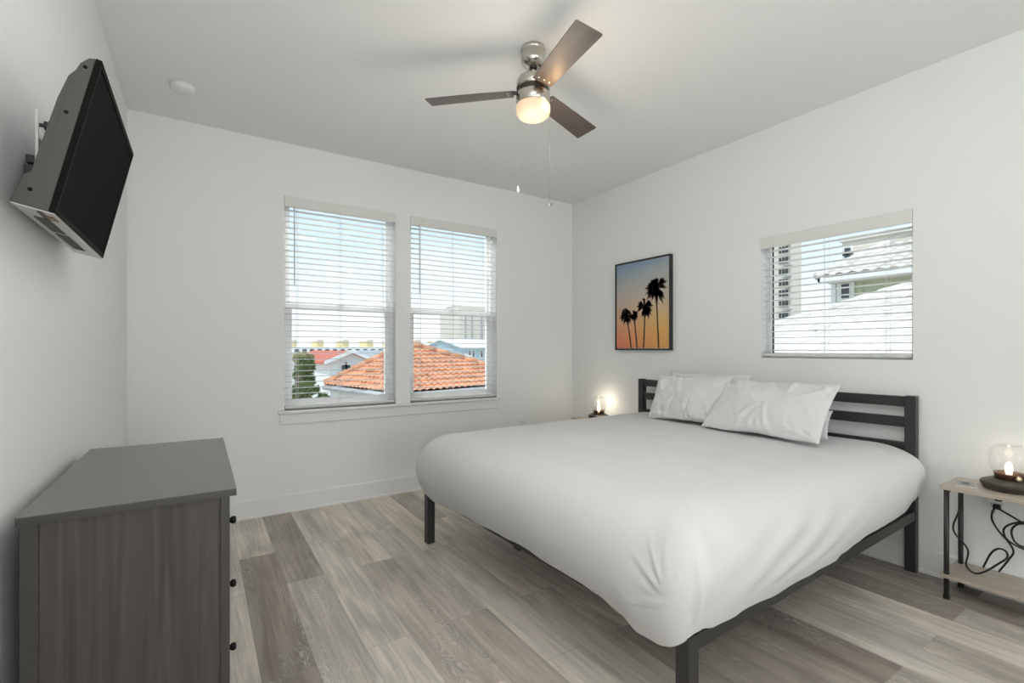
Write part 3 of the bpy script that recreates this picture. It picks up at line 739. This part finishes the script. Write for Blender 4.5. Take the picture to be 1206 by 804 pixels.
for ang in (-101, 19, 139):
    R_ = Matrix.Rotation(math.radians(ang), 4, 'Z') @ Matrix.Translation((0, 0, -.226)) @ Matrix.Rotation(math.radians(-13), 4, 'X')
    b = obj('blade', blade_bm(), 'blade', fan, bevel=.001); b.matrix_local = R_
    bm = bmesh.new(); poly = [(.060, .020), (.11, .038), (.150, .034), (.158, .020), (.158, -.020), (.150, -.034), (.11, -.038), (.060, -.020)]
    prism(bm, poly, lambda p, s: (p[0], p[1], (.0030, .0065)[s]))
    obj('blade_bracket', bm, 'darkband', b)
    for q in (-.028, 0, .028):
        bm = lathe([(0, -.0055), (.0045, -.0045), (.006, -.002), (0, -.002)], 12, cx=.128, cy=q); obj('blade_screw', bm, 'nickel', b)
rt = Vector((math.cos(YAW), -math.sin(YAW), 0))
def chain(off, z1, kind):
    p = rt*off; bm = bmesh.new()
    tube(bm, [(p.x, p.y, -.27), (p.x, p.y, z1)], .0006, 6)
    for i in range(int((-.27-z1)/.012)):
        bmesh.ops.create_icosphere(bm, subdivisions=1, radius=.0011, matrix=Matrix.Translation((p.x, p.y, -.27-i*.012)))
    pc = obj('pull_chain', bm, 'chain', fan)
    if kind == 'drop': bm = lathe([(0, .016), (.003, .012), (.006, -.002), (.0075, -.010), (.006, -.017), (0, -.020)], 20, cx=p.x, cy=p.y, cz=z1)
    else:
        bm = lathe([(0, .010), (.004, .008), (.005, -.004), (.003, -.010), (0, -.012)], 16, cx=p.x, cy=p.y, cz=z1)
        for a in (0, 120, 240):
            m_ = Matrix.Translation((p.x, p.y, z1)) @ Matrix.Rotation(math.radians(a+33), 4, 'Z'); box(bm, .003, .026, -.005, .005, -.001, .001, m_)
    obj('chain_pull', bm, 'plasticw' if kind == 'drop' else 'nickel', pc, smooth=False)
chain(-.078, -.715, 'drop'); chain(.083, -.795, 'fan')
l = bpy.data.lights.new('fan_bulb', 'POINT'); l.energy = 4.2; l.color = (1, .90, .78); l.shadow_soft_size = .16
lo = bpy.data.objects.new('fan_bulb', l); C.objects.link(lo); lo.location = (FX, FY, 2.74-.58)
l = bpy.data.lights.new('fan_bulb_up', 'POINT'); l.energy = .55; l.color = (1, .62, .30); l.shadow_soft_size = .02
lo = bpy.data.objects.new('fan_bulb_side', l); C.objects.link(lo); lo.location = (FX+.03, FY-.104, 2.74-.33)

sd = obj('smoke_detector', lathe([(0, 0), (.062, 0), (.064, -.006), (.064, -.022), (.058, -.032), (.040, -.038), (0, -.040)], 40), 'plasticw', None, smooth=True)
sd.location = (-.078, 3.38, 2.74); tag(sd, 'round white smoke detector on the ceiling near the left wall', 'smoke detector')
sb = obj('test_button', lathe([(0, -.040), (.010, -.040), (.009, -.043), (0, -.043)], 16), 'cord', sd)

# ------------------------------------------------------------------ nightstands, lamps, cords
def nightstand(label, ly0, ly1):
    t = thing('nightstand', label, 'nightstand', (3.03, ly0, 0), 0, 'wood and black metal nightstands beside the bed')
    D = 3.297-3.03; W_ = ly1-ly0
    obj('tabletop', bx(-.012, D-.016, 0, W_, .530, .550), 'oak', t, bevel=.0015)
    obj('shelf', bx(-.012, D-.016, 0, W_, .104, .120), 'oak', t, bevel=.0015)
    for x in (.008, D-.048):
        for y in (.022, W_-.022):
            lg = obj('leg', lathe([(0, .012), (.0105, .012), (.0105, .530), (0, .530)], 20, cx=x, cy=y), 'black', t, smooth=True)
            obj('foot_cap', lathe([(0, 0), (.013, 0), (.0135, .016), (0, .016)], 20, cx=x, cy=y), 'rubber', lg)
    for y in (.022, W_-.022):
        obj('top_bar', bx(.008, D-.048, y-.008, y+.008, .516, .530), 'black', t)
    return t
nightstand('grey oak and black metal nightstand right of the bed, holding a lamp and a card', .30, .822)
nightstand('nightstand in the far corner behind the bed, only its tabletop edge showing', 3.04, 3.58)

def lamp(label, x, y, watts, group='clear glass globe lamps on the nightstands'):
    t = thing('table_lamp', label, 'lamp', (x, y, .5505), 0, group)
    t.scale = (.93, .93, .93)
    obj('base', lathe([(0, 0), (.088, 0), (.092, .004), (.106, .026), (.107, .034), (.103, .040), (.070, .056), (.060, .058), (0, .058)], 56), 'bronze', t, smooth=False, bevel=.001)
    obj('collar', lathe([(.052, .058), (.054, .058), (.054, .080), (.059, .086), (.055, .088), (.050, .080), (.050, .058)], 40), 'copper', t, smooth=True)
    bm = lathe([(0, 0), (.012, 0), (.012, .012), (.010, .016), (0, .016)], 20)
    dv_ = Vector((-.72, -.69, 0)); rot = dv_.to_track_quat('Z', 'Y').to_matrix().to_4x4()
    for v in bm.verts: v.co = (rot @ v.co)+dv_*.054+Vector((0, 0, .070))
    obj('dimmer_knob', bm, 'brass', t, smooth=True)
    obj('socket', lathe([(0, .058), (.016, .058), (.016, .078), (0, .078)], 20), 'brass', t)
    g = obj('globe', lathe([(.047, .082), (.052, .088), (.066, .100), (.073, .118), (.076, .145), (.076, .180), (.072, .200), (.062, .213), (.050, .219), (.046, .222), (.046, .228), (.042, .229), (.040, .224), (0, .223)], 56), 'clear', t, smooth=True)
    obj('bulb', lathe([(0, .078), (.010, .079), (.013, .092), (.015, .110), (.0125, .128), (.006, .140), (0, .143)], 24), 'bulb', t, smooth=True)
    l = bpy.data.lights.new('lamp_bulb', 'POINT'); l.energy = watts; l.color = (1, .86, .68); l.shadow_soft_size = .02
    lo = bpy.data.objects.new('lamp_bulb', l); C.objects.link(lo); lo.parent = t; lo.location = (0, 0, .165)
    return t
lamp('lit glass globe lamp with bronze base on the nightstand right of the bed', 3.175, .612, .13)
lamp('lit globe lamp in the far corner behind the bed, partly hidden by the duvet', 3.165, 3.355, .75)
cd = thing('card_holder', 'small grey printed card lying on the right nightstand beside the lamp', 'card', (3.128, .752, .5505), math.radians(18))
obj('card', bx(-.05, .05, -.034, .034, 0, .006), 'card', cd, bevel=.001)
obj('card_border', bx(-.053, .053, -.037, .037, 0, .003), 'plasticw', cd)
obj('printed_patch', bx(-.022, .026, -.014, .016, .006, .0066), 'carddark', cd)

def z4(x, y, X): return atX(1100+x/5.66, 570+y/5.66, X)
def cord(label, paths, plugs, r=.0042):
    root = thing('power_cord', label, 'power cord', (3.2, .7, .3), 0, 'black cords under the right nightstand')
    o0 = Vector((3.2, .7, .3))
    for pts in paths:
        obj('cable', tube(bmesh.new(), [p-o0 for p in spline(pts)], r, 8), 'rubber', root, smooth=True)
    for p in plugs:
        q = p-o0; obj('plug', bx(q.x-.012, q.x+.014, q.y-.013, q.y+.013, q.z-.011, q.z+.011), 'rubber', root, bevel=.003)
A_ = [z4(192, 42, 3.2), z4(165, 180, 3.2), z4(130, 270, 3.195), z4(138, 325, 3.195), z4(195, 390, 3.215), z4(228, 450, 3.215), z4(215, 540, 3.19), z4(270, 592, 3.15), z4(340, 582, 3.15), z4(430, 530, 3.15), z4(487, 490, 3.16), z4(480, 448, 3.17), z4(430, 430, 3.18), z4(380, 460, 3.19), z4(328, 553, 3.2)]
Cc = [z4(418, 150, 3.262), z4(392, 180, 3.25), z4(387, 235, 3.25), z4(430, 310, 3.245), z4(500, 390, 3.24), z4(530, 450, 3.235), z4(500, 500, 3.235), z4(432, 583, 3.23)]
cord('black power cord looping from the tabletop down over the nightstand shelf', [A_], [])
B_ = [z4(418, 140, 3.262), z4(440, 168, 3.25), z4(520, 215, 3.23), z4(600, 262, 3.22), z4(700, 320, 3.22)]
D_ = [z4(760, 420, 3.22), z4(690, 330, 3.22), z4(620, 258, 3.22), z4(520, 263, 3.22), z4(465, 300, 3.22), z4(480, 360, 3.22), z4(540, 405, 3.22), z4(610, 437, 3.22), z4(700, 470, 3.22)]
E_ = [z4(620, 262, 3.235), z4(550, 270, 3.235), z4(517, 310, 3.235), z4(530, 370, 3.235), z4(565, 405, 3.235), z4(620, 425, 3.235)]
cord('coiled black cord plugged into the outlet behind the right nightstand', [B_, D_, E_, Cc], [z4(418, 150, 3.276), z4(430, 97, 3.276)])
def outlet(label, p, axis):
    t = thing('wall_outlet', label, 'outlet', p, 0 if axis == 'X' else PI/2, 'white wall outlets')
    obj('cover_plate', bx(-.006, 0, -.036, .036, -.058, .058), 'plasticw', t, bevel=.002)
    for z in (-.02, .02):
        rc = obj('receptacle', bx(-.008, -.006, -.016, .016, z-.014, z+.014), 'plasticw', t, bevel=.001)
        obj('slot', bx(-.0084, -.008, -.007, -.005, z-.005, z+.005), 'gasket', rc); obj('slot', bx(-.0084, -.008, .005, .007, z-.005, z+.005), 'gasket', rc)
outlet('white wall outlet behind the right nightstand with cords plugged in', (3.2995, .690, .425), 'X')
outlet('white wall outlet low on the back wall just above the edge of the duvet', (2.66, 3.8995, .47), 'Y')

# ------------------------------------------------------------------ outdoors
GZ = -6.2
struct('ground', bx(-60, 260, -40, 320, GZ-.3, GZ), 'ground')
struct('sun_block_slab', bx(-1.2, 4.2, YF-4.0, YF-T-.02, ZC-.1, ZC+.1), 'stuccow')  # unseen slab added to keep the sun out of the front opening
def tiles(bm, a, b, c, d, period=.28, row=.36, amp=.045, step=.05, clip=None, res=6):
    """tiled slope: a-b is the eave, d-c the ridge side; quads warped between the four corners"""
    a, b, c, d = map(Vector, (a, b, c, d)); n = (b-a).cross(d-a).normalized()
    if n.z < 0: n = -n
    W_ = max((b-a).length, (c-d).length); H_ = ((d+c)/2-(a+b)/2).length
    e1 = (b-a).normalized(); nr = max(2, int(H_/row)); nu = max(8, int(W_/period*res))
    prev = None
    for j in range(nr):
        for (vv, hh) in ((j/nr, step), ((j+1)/nr, 0)):
            cur = []
            for i in range(nu+1):
                u = i/nu; p = a.lerp(b, u).lerp(d.lerp(c, u), vv)
                ph = (p-a).dot(e1)/period*2*PI
                cur.append(bm.verts.new(p+n*(hh+amp*(abs(math.sin(ph/2))*2-1))))
            if prev:
                for i in range(nu): bm.faces.new((prev[i], prev[i+1], cur[i+1], cur[i]))
            prev = cur
    return bm
def capline(bm, a, b, r=.10, step=.38):
    a, b = Vector(a), Vector(b); n = max(2, int((b-a).length/step)); d = (b-a)/n
    for i in range(n): tube(bm, [a+d*i, a+d*(i+1.12)], [r*1.15, r*.8], 8)
    return bm
def near_point(root, p): return Vector(p)-root.location

# neighbouring house with the terracotta hip roof
ze = .45-.06
A = atY(382, 453, 8.6); 
Bp = Vector((2.02, 7.7, ze)); A = Vector((2.02-.45, 11.3, ze)); A = ray(382, 453); A = A*((ze-EYE)/A.z)+Vector((0, 0, EYE))
B3 = ray(468, 463); B3 = B3*((ze-EYE)/B3.z)+Vector((0, 0, EYE))
C3 = ray(640, 449); C3 = C3*((ze-EYE)/C3.z)+Vector((0, 0, EYE))
D3 = A+C3-B3
AP = (A+B3+C3+D3)/4; AP.z = EYE+.10
t_ = ray(480, 406); AP = Vector((t_.x*11.6, t_.y*11.6, EYE+t_.z*11.6))
hs = thing('neighbor_house', 'house with an orange terracotta hip roof close outside the back windows', 'house', (AP.x, AP.y, GZ))
def rel(p): return Vector(p)-hs.location
bm = bmesh.new()
for p, q in ((A, B3), (B3, C3), (C3, D3), (D3, A)): tiles(bm, rel(p), rel(q), rel(AP)+(rel(q)-rel(p))*.004, rel(AP), period=.17, row=.21, amp=.02, step=.035, res=5)
rf = obj('roof', bm, 'terracotta', hs, smooth=False)
bm = bmesh.new()
for p in (A, B3, C3, D3): capline(bm, rel(p)+Vector((0, 0, .03)), rel(AP)+Vector((0, 0, .05)), .075, .33)
obj('ridge_tiles', bm, 'terracotta', rf, smooth=True)
ins = [rel(AP*1)+(rel(p)-rel(AP))*.93 for p in (A, B3, C3, D3)]
bm = bmesh.new(); prism(bm, [(p.x, p.y) for p in ins], lambda p, s: (p[0], p[1], (0, ze-GZ-.08)[s])); obj('walls', bm, 'stuccow', hs)
bm = bmesh.new()
for p, q in ((A, B3), (B3, C3), (C3, D3), (D3, A)):
    p, q = rel(p), rel(q); tube(bm, [p+Vector((0, 0, -.06)), q+Vector((0, 0, -.06))], .06, 6)
obj('fascia', bm, 'greyroof', hs)

def gable_house(label, x0, x1, y0, y1, zeave, zridge, wm, rm, wins=(), ov=.3, porch=None, ridge='Y'):
    cx_, cy_ = (x0+x1)/2, (y0+y1)/2
    t = thing('house', label, 'house', (cx_, cy_, GZ), 0, 'houses beyond the windows')
    X0, X1, Y0, Y1 = x0-cx_, x1-cx_, y0-cy_, y1-cy_; E_z, R_z = zeave-GZ, zridge-GZ
    bm = bmesh.new()
    if ridge == 'Y':
        prism(bm, [(X0, 0), (X1, 0), (X1, E_z), (0, R_z), (X0, E_z)], lambda p, s: (p[0], (Y0, Y1)[s], p[1]))
    else:
        prism(bm, [(Y0, 0), (Y1, 0), (Y1, E_z), (0, R_z), (Y0, E_z)], lambda p, s: ((X0, X1)[s], p[0], p[1]))
    obj('walls', bm, wm, t)
    bm = bmesh.new(); th = .12; sl = (R_z-E_z)
    if ridge == 'Y':
        k = sl/(X1); 
        prism(bm, [(X0-ov, E_z-k*ov), (0, R_z), (X1+ov, E_z-k*ov), (X1+ov, E_z-k*ov+th), (0, R_z+th), (X0-ov, E_z-k*ov+th)], lambda p, s: (p[0], (Y0-ov, Y1+ov)[s], p[1]+.01))
    else:
        k = sl/(Y1)
        prism(bm, [(Y0-ov, E_z-k*ov), (0, R_z), (Y1+ov, E_z-k*ov), (Y1+ov, E_z-k*ov+th), (0, R_z+th), (Y0-ov, E_z-k*ov+th)], lambda p, s: ((X0-ov, X1+ov)[s], p[0], p[1]+.01))
    obj('roof', bm, rm, t)
    if ridge == 'Y':
        bm = bmesh.new()
        for sgn in (-1, 1):
            prism(bm, [(0, R_z+.02), (sgn*(X1+ov), E_z-k*ov), (sgn*(X1+ov), E_z-k*ov+.16), (0, R_z+.2)], lambda p, s: (p[0], (Y0-ov-.04, Y0-ov+.02)[s], p[1]))
        obj('bargeboard', bm, 'stuccow', t)
    for (wx0, wx1, wz0, wz1) in wins:
        f = obj('window_frame', bx(wx0-cx_-.12, wx1-cx_+.12, Y0-.06, Y0-.01, wz0-GZ-.12, wz1-GZ+.12), 'stuccow', t)
        obj('pane', bx(wx0-cx_, wx1-cx_, Y0-.09, Y0-.06, wz0-GZ, wz1-GZ), 'darkwin', f)
    return t
def span(pa, pb_, Y): return (atY(pa[0], pa[1], Y), atY(pb_[0], pb_[1], Y))
# white house with red roof
Y_ = 24
a, b = span((388, 426), (437, 426), Y_); ap = atY(413, 416, Y_)
g = gable_house('white house with a red gable roof beyond the left window, behind the tree', a.x, b.x, Y_, Y_+9, a.z, ap.z, 'stuccow', 'redroof',
    wins=[(atY(402, 0, Y_).x, atY(406, 0, Y_).x, atY(402, 438, Y_).z, atY(402, 430, Y_).z), (atY(408.5, 0, Y_).x, atY(412, 0, Y_).x, atY(402, 438, Y_).z, atY(402, 430, Y_).z)])
a, b = span((372, 424), (392, 424), 34.5)
gable_house('low white wing with a red roof left of the red gable house', a.x, b.x, 34.5, 39, atY(372, 424, 34.5).z, atY(380, 419, 34.5).z, 'stuccow', 'redroof', ridge='X')
a, b = span((340, 424), (372, 424), 40)
gable_house('grey roofed low house behind the tree at the left of the left window', a.x, b.x, 40, 48, atY(345, 423, 40).z, atY(345, 417, 40).z, 'stuccow', 'greyroof', ridge='X')
a, b = span((425, 424), (470, 424), 44)
gable_house('grey roofed low house behind the red gable house', a.x, b.x, 44, 52, atY(445, 421, 44).z, atY(445, 414, 44).z, 'stuccow', 'greyroof', ridge='X')
# right window of the pair
a, b = span((524, 430), (566, 435), 26); 
gable_house('turquoise gabled house with white bargeboards beyond the right back window', a.x, b.x+.2, 26, 34, atY(527, 431, 26).z, atY(538.5, 420, 26).z, 'blue', 'whiteroof', ov=.2)
a, b = span((546, 420), (600, 420), 42)
gable_house('pale blue house with dark upright windows behind the turquoise gable', a.x, b.x, 42, 52, atY(560, 410, 42).z, atY(575, 400, 42).z, 'paleblue', 'whiteroof', ridge='X',
    wins=[(atY(x, 0, 42).x, atY(x+1.6, 0, 42).x, atY(560, 421, 42).z, atY(560, 413, 42).z) for x in (552, 556.5, 566, 571)])
a, b = span((503, 416), (523, 416), 53.5)
gable_house('small white gabled house left of the turquoise house', a.x, b.x, 53.5, 60, atY(505, 417, 53.5).z, atY(513, 411, 53.5).z, 'stuccow', 'greyroof')
a, b = span((520, 410), (560, 410), 64)
gable_house('white roofed house behind the small white gable', a.x, b.x, 64, 76, atY(525, 412, 64).z, atY(540, 405, 64).z, 'stuccow', 'whiteroof', ridge='X')

# long beachfront building with yellow cupolas
def condo():
    Yc = 130
    x0, x1 = atY(332, 410, Yc).x, atY(538, 410, Yc).x; zt = atY(400, 408.5, Yc).z
    o = Vector(((x0+x1)/2, Yc, GZ)); t = thing('beachfront_building', 'long white beachfront building with yellow cupolas on the horizon', 'building', o)
    obj('walls', bx(x0-o.x, x1-o.x, 0, 14, 0, zt-GZ), 'stuccow', t)
    for px in (346, 378, 408, 437, 465, 493, 520):
        c = atY(px, 403.5, Yc); w_ = 1.0*(atY(px+4, 0, Yc).x-atY(px, 0, Yc).x)
        cu = obj('cupola', bx(c.x-w_-o.x, c.x+w_-o.x, 1, 8, zt-GZ+.01, atY(px, 402, Yc).z-GZ), 'yellow', t)
        bm = bmesh.new(); zc_ = atY(px, 402, Yc).z-GZ
        prism(bm, [(c.x-w_*1.2-o.x, zc_), (c.x+w_*1.2-o.x, zc_), (c.x+w_*.6-o.x, zc_+.5), (c.x-w_*.6-o.x, zc_+.5)], lambda p, s: (p[0], (.5, 8.5)[s], p[1])); obj('cupola_roof', bm, 'stuccob', cu)
    for px in range(338, 545, 9):
        p = atY(px, 412, Yc)
        if p.x > x1-1.5: break
        obj('window', bx(p.x-o.x, p.x+1.0-o.x, -.1, .02, atY(px, 414.5, Yc).z-GZ, atY(px, 411, Yc).z-GZ), 'darkwin', t)
condo()
def tower(label, pa, pb_, ytop, D, axis, cols, rows, m='stuccob', dark=True, depth=16, group='distant towers'):
    f = atY if axis == 'Y' else atX
    p, q = f(pa, ytop, D), f(pb_, ytop, D); lo_, hi_ = (min(p.x, q.x), max(p.x, q.x)) if axis == 'Y' else (min(p.y, q.y), max(p.y, q.y))
    zt = max(p.z, q.z) if axis == 'Y' else p.z
    o = Vector(((lo_+hi_)/2, D, GZ)) if axis == 'Y' else Vector((D, (lo_+hi_)/2, GZ))
    t = thing('tower_block', label, 'tower block', o, 0, group); w_ = (hi_-lo_)/2
    def b3(bm, a, b, d0, d1, z0, z1): return box(bm, a, b, d0, d1, z0, z1) if axis == 'Y' else box(bm, d0, d1, a, b, z0, z1)
    obj('walls', b3(bmesh.new(), -w_, w_, 0, depth, 0, zt-GZ), m, t)
    obj('parapet', b3(bmesh.new(), -w_*.9, -w_*.1, depth*.2, depth*.8, zt-GZ+.01, zt-GZ+.03*(zt-GZ)), 'greyroof', t)
    return t, w_, zt-GZ, b3
t, w_, hgt, b3 = tower('tall beige tower block on the horizon seen in the right back window', 541, 600, 364, 150, 'Y', 4, 9)
for k, x in enumerate((-.80, -.55, -.18, .20, .55, .85)):
    obj('recessed_bay', b3(bmesh.new(), x*w_, x*w_+w_*.06, -.2, .01, 2, hgt-1.5), 'greyroof', t)
t, w_, hgt, b3 = tower('beige balcony tower block at the left side of the window above the bed', 912, 931, 270, 70, 'X', 3, 12, depth=3)
for r_ in range(14):
    z = hgt-1.2-r_*1.55
    if z < 1: break
    for x in (-.7, -.30, .10):
        obj('window', b3(bmesh.new(), x*w_, x*w_+.28*w_, -.15, .01, z-.9, z), 'darkwin', t)
    obj('balcony', b3(bmesh.new(), -w_*1.25, -w_*.5, -1.0, -.02, z-1.35, z-1.20), 'greyroof', t)

# trees
def tree(label, px, py_top, py_bot, Y, wpx, m='leaf', n=900, seed=1, leaf=.16):
    rnd = random.Random(seed); top = atY(px, py_top, Y); bot = atY(px, py_bot, Y); hw = (atY(px+wpx/2, 0, Y).x-atY(px, 0, Y).x)
    t = thing('tree', label, 'tree', (top.x, Y, GZ), 0, 'trees outside the left window')
    cz = (top.z+bot.z)/2-GZ; hz_ = (top.z-bot.z)/2
    obj('trunk', tube(bmesh.new(), spline([(0, 0, 0), (.1, 0, cz*.5), (-.05, .05, cz)]), .14, 8), 'bark', t)
    bm = bmesh.new()
    cl = []
    while len(cl) < 14:
        q = Vector((rnd.uniform(-.85, .85), rnd.uniform(-.85, .85), rnd.uniform(-.85, .85)))
        if q.length < .85: cl.append(q)
    for i in range(n):
        c = cl[i % 14]; th, ph = rnd.uniform(0, 2*PI), math.acos(rnd.uniform(-1, 1)); r = .30*rnd.uniform(.3, 1)*(.6+.6*((i % 14)/14))
        p = Vector(((c[0]+r*math.sin(ph)*math.cos(th))*hw, (c[1]+r*math.sin(ph)*math.sin(th))*hw, cz+(c[2]+r*math.cos(ph))*hz_))
        d = Vector((rnd.uniform(-1, 1), rnd.uniform(-1, 1), rnd.uniform(-.6, 1))).normalized(); s = d.cross(Vector((rnd.random(), rnd.random(), .3))).normalized()
        l_ = leaf*rnd.uniform(.7, 1.4); up = d.cross(s)*.02
        vs = [bm.verts.new(p+v) for v in (-d*l_, s*l_*.3+up, d*l_, -s*l_*.3+up)]
        bm.faces.new(vs)
    obj('foliage', bm, m, t)
tree('dark green leafy tree at the left side of the left window', 357, 420, 455, 12, 30, n=1400, seed=3, leaf=.10)
tree('pale yellow green tree rising behind the dark tree in the left window', 356, 414, 432, 15, 22, 'leafy', 1100, 5, leaf=.12)
tree('low olive green tree in the bottom left corner of the left window', 362, 448, 480, 10.5, 52, 'leaf', 3200, 8, leaf=.075)

# house beyond the window above the bed: pale tiled hip roof
sl = .363
def rz(X): return EYE-.15+(X-7.5)*sl
e0 = Vector((6.3, 6.70, rz(6.3))); h1 = Vector((11.5, 3.32, rz(11.5)))
rt_ = thing('neighbor_house', 'house with a pale wavy tiled roof filling the window above the bed', 'house', (9.5, 0, GZ))
def rl(p): return Vector(p)-rt_.location
bm = tiles(bmesh.new(), rl((6.3, -6, rz(6.3))), rl(e0), rl(h1), rl((11.5, -6, rz(11.5))), period=.30, row=.40, amp=.028, step=.055, res=8)
f0 = Vector((15.6, 6.7, rz(6.3)))
tiles(bm, rl(e0), rl(f0), rl(h1)+Vector((.05, 0, 0)), rl(h1), period=.30, row=.40, amp=.028, step=.055, res=4)
rf = obj('roof', bm, 'paletile', rt_)
obj('ridge_tiles', capline(bmesh.new(), rl(e0)+Vector((0, 0, .05)), rl(h1)+Vector((0, 0, .02)), .065, .45), 'paletile', rf, smooth=True)
obj('walls', bx(-2.8, 5.6, -6, 6.2, 0, rz(6.3)-GZ-.05), 'stuccow', rt_)
bm = bmesh.new(); q = rl(atX(958, 392, 8.6)); box(bm, q.x-.05, q.x+.05, q.y-.06, q.y+.06, q.z-.06, q.z+.06); obj('roof_vent', bm, 'greyroof', rt_)

# sage green house behind it
gx = 17.0
c0 = atX(982, 340, gx); ze2 = atX(982, 331, gx).z
E0z = atX(963, 327, gx-.9).z
gh = thing('neighbor_house', 'sage green house with a white trimmed window and pale roof above the tiled roof', 'house', (gx, c0.y-6, GZ))
def rg_(p): return Vector(p)-gh.location
obj('walls', bx(0, 6, -8, 6, 0, E0z-.15-GZ), 'stuccog', gh)
wl = atX(990.5, 334, gx); wr = atX(1002.5, 352, gx); p, q = rg_(wl), rg_(wr)
wf = obj('window_frame', bx(-.05, -.005, q.y-.1, p.y+.1, q.z-.1, p.z+.12), 'stuccow', gh)
obj('pane', bx(-.08, -.05, q.y+.04, p.y-.04, q.z+.04, p.z-.04), 'darkwin', wf)
for pxx in (982, 1013):
    q = rg_(atX(pxx, 340, gx)); obj('corner_board', bx(-.04, -.002, q.y-.07, q.y+.07, 0, ze2-GZ), 'stuccow' if pxx < 1000 else 'stuccog', gh)
ev = atX(963, 327, gx-.9); hp = atX(1047, 287, gx+2.6)
ez = ev.z
bm = bmesh.new(); E0 = rg_(ev); E1 = rg_((gx-.9, c0.y-16, ez)); R0 = rg_(hp); R1 = rg_((hp.x, c0.y-16, hp.z))
tiles(bm, E1, E0, R0, R1, period=.34, row=.42, amp=.03, step=.06, res=6)
E2 = Vector((E0.x+7, E0.y, E0.z)); tiles(bm, E0, E2, R0+Vector((.1, 0, 0)), R0, period=.34, row=.42, amp=.04, step=.06, res=4)
rf = obj('roof', bm, 'paletile', gh); obj('ridge_tiles', capline(bmesh.new(), E0+Vector((0, 0, .05)), R0+Vector((0, 0, .05)), .13, .45), 'paletile', rf, smooth=True)
bm = bmesh.new(); box(bm, E0.x, E0.x+.06, E1.y, E0.y, E0.z-.14, E0.z-.02); box(bm, E0.x, E2.x, E0.y-.06, E0.y, E0.z-.14, E0.z-.02); obj('fascia', bm, 'stuccow', gh)
obj('soffit', bx(E0.x+.06, E2.x, E1.y, E0.y-.06, E0.z-.15, E0.z-.12), 'stuccob', gh)
# taller beige house behind
bx_ = 25.5
a = atX(992, 300, bx_); tp = atX(1010, 281, bx_)
bh = thing('neighbor_house', 'tall beige house with small square windows behind the green house', 'house', (bx_, a.y-5, GZ))
def rb(p): return Vector(p)-bh.location
zt = atX(1030, 279, bx_).z
obj('walls', bx(0, 8, -9, 5, 0, zt-GZ), 'stuccob', bh)
bm = bmesh.new(); box(bm, -.12, 8.6, -9.6, 5.1, zt-GZ, zt-GZ+.2)
v = [bm.verts.new(p) for p in ((-.12, -9.6, zt-GZ+.2), (8.6, -9.6, zt-GZ+.2), (8.6, 5.1, zt-GZ+.2), (-.12, 5.1, zt-GZ+.2), (4, -5, zt-GZ+1.2), (4, 1, zt-GZ+1.2))]
for f in ((0, 1, 4), (1, 2, 5, 4), (2, 3, 5), (3, 0, 4, 5)): bm.faces.new([v[i] for i in f])
obj('roof', bm, 'paletile', bh)
for (y0, y1) in ((292.5, 298.5), (301, 306)):
    p, q = rb(atX(995.5, y0, bx_)), rb(atX(1002.5, y1, bx_))
    f = obj('window_frame', bx(-.06, -.005, q.y-.08, p.y+.08, q.z-.08, p.z+.08), 'stuccow', bh); obj('pane', bx(-.09, -.06, q.y, p.y, q.z, p.z), 'darkwin', f)
for i in range(12): obj('dentil', bx(-.35, -.02, 1.6-i*.5, 1.8-i*.5, zt-GZ-.22, zt-GZ-.02), 'bronze', bh)
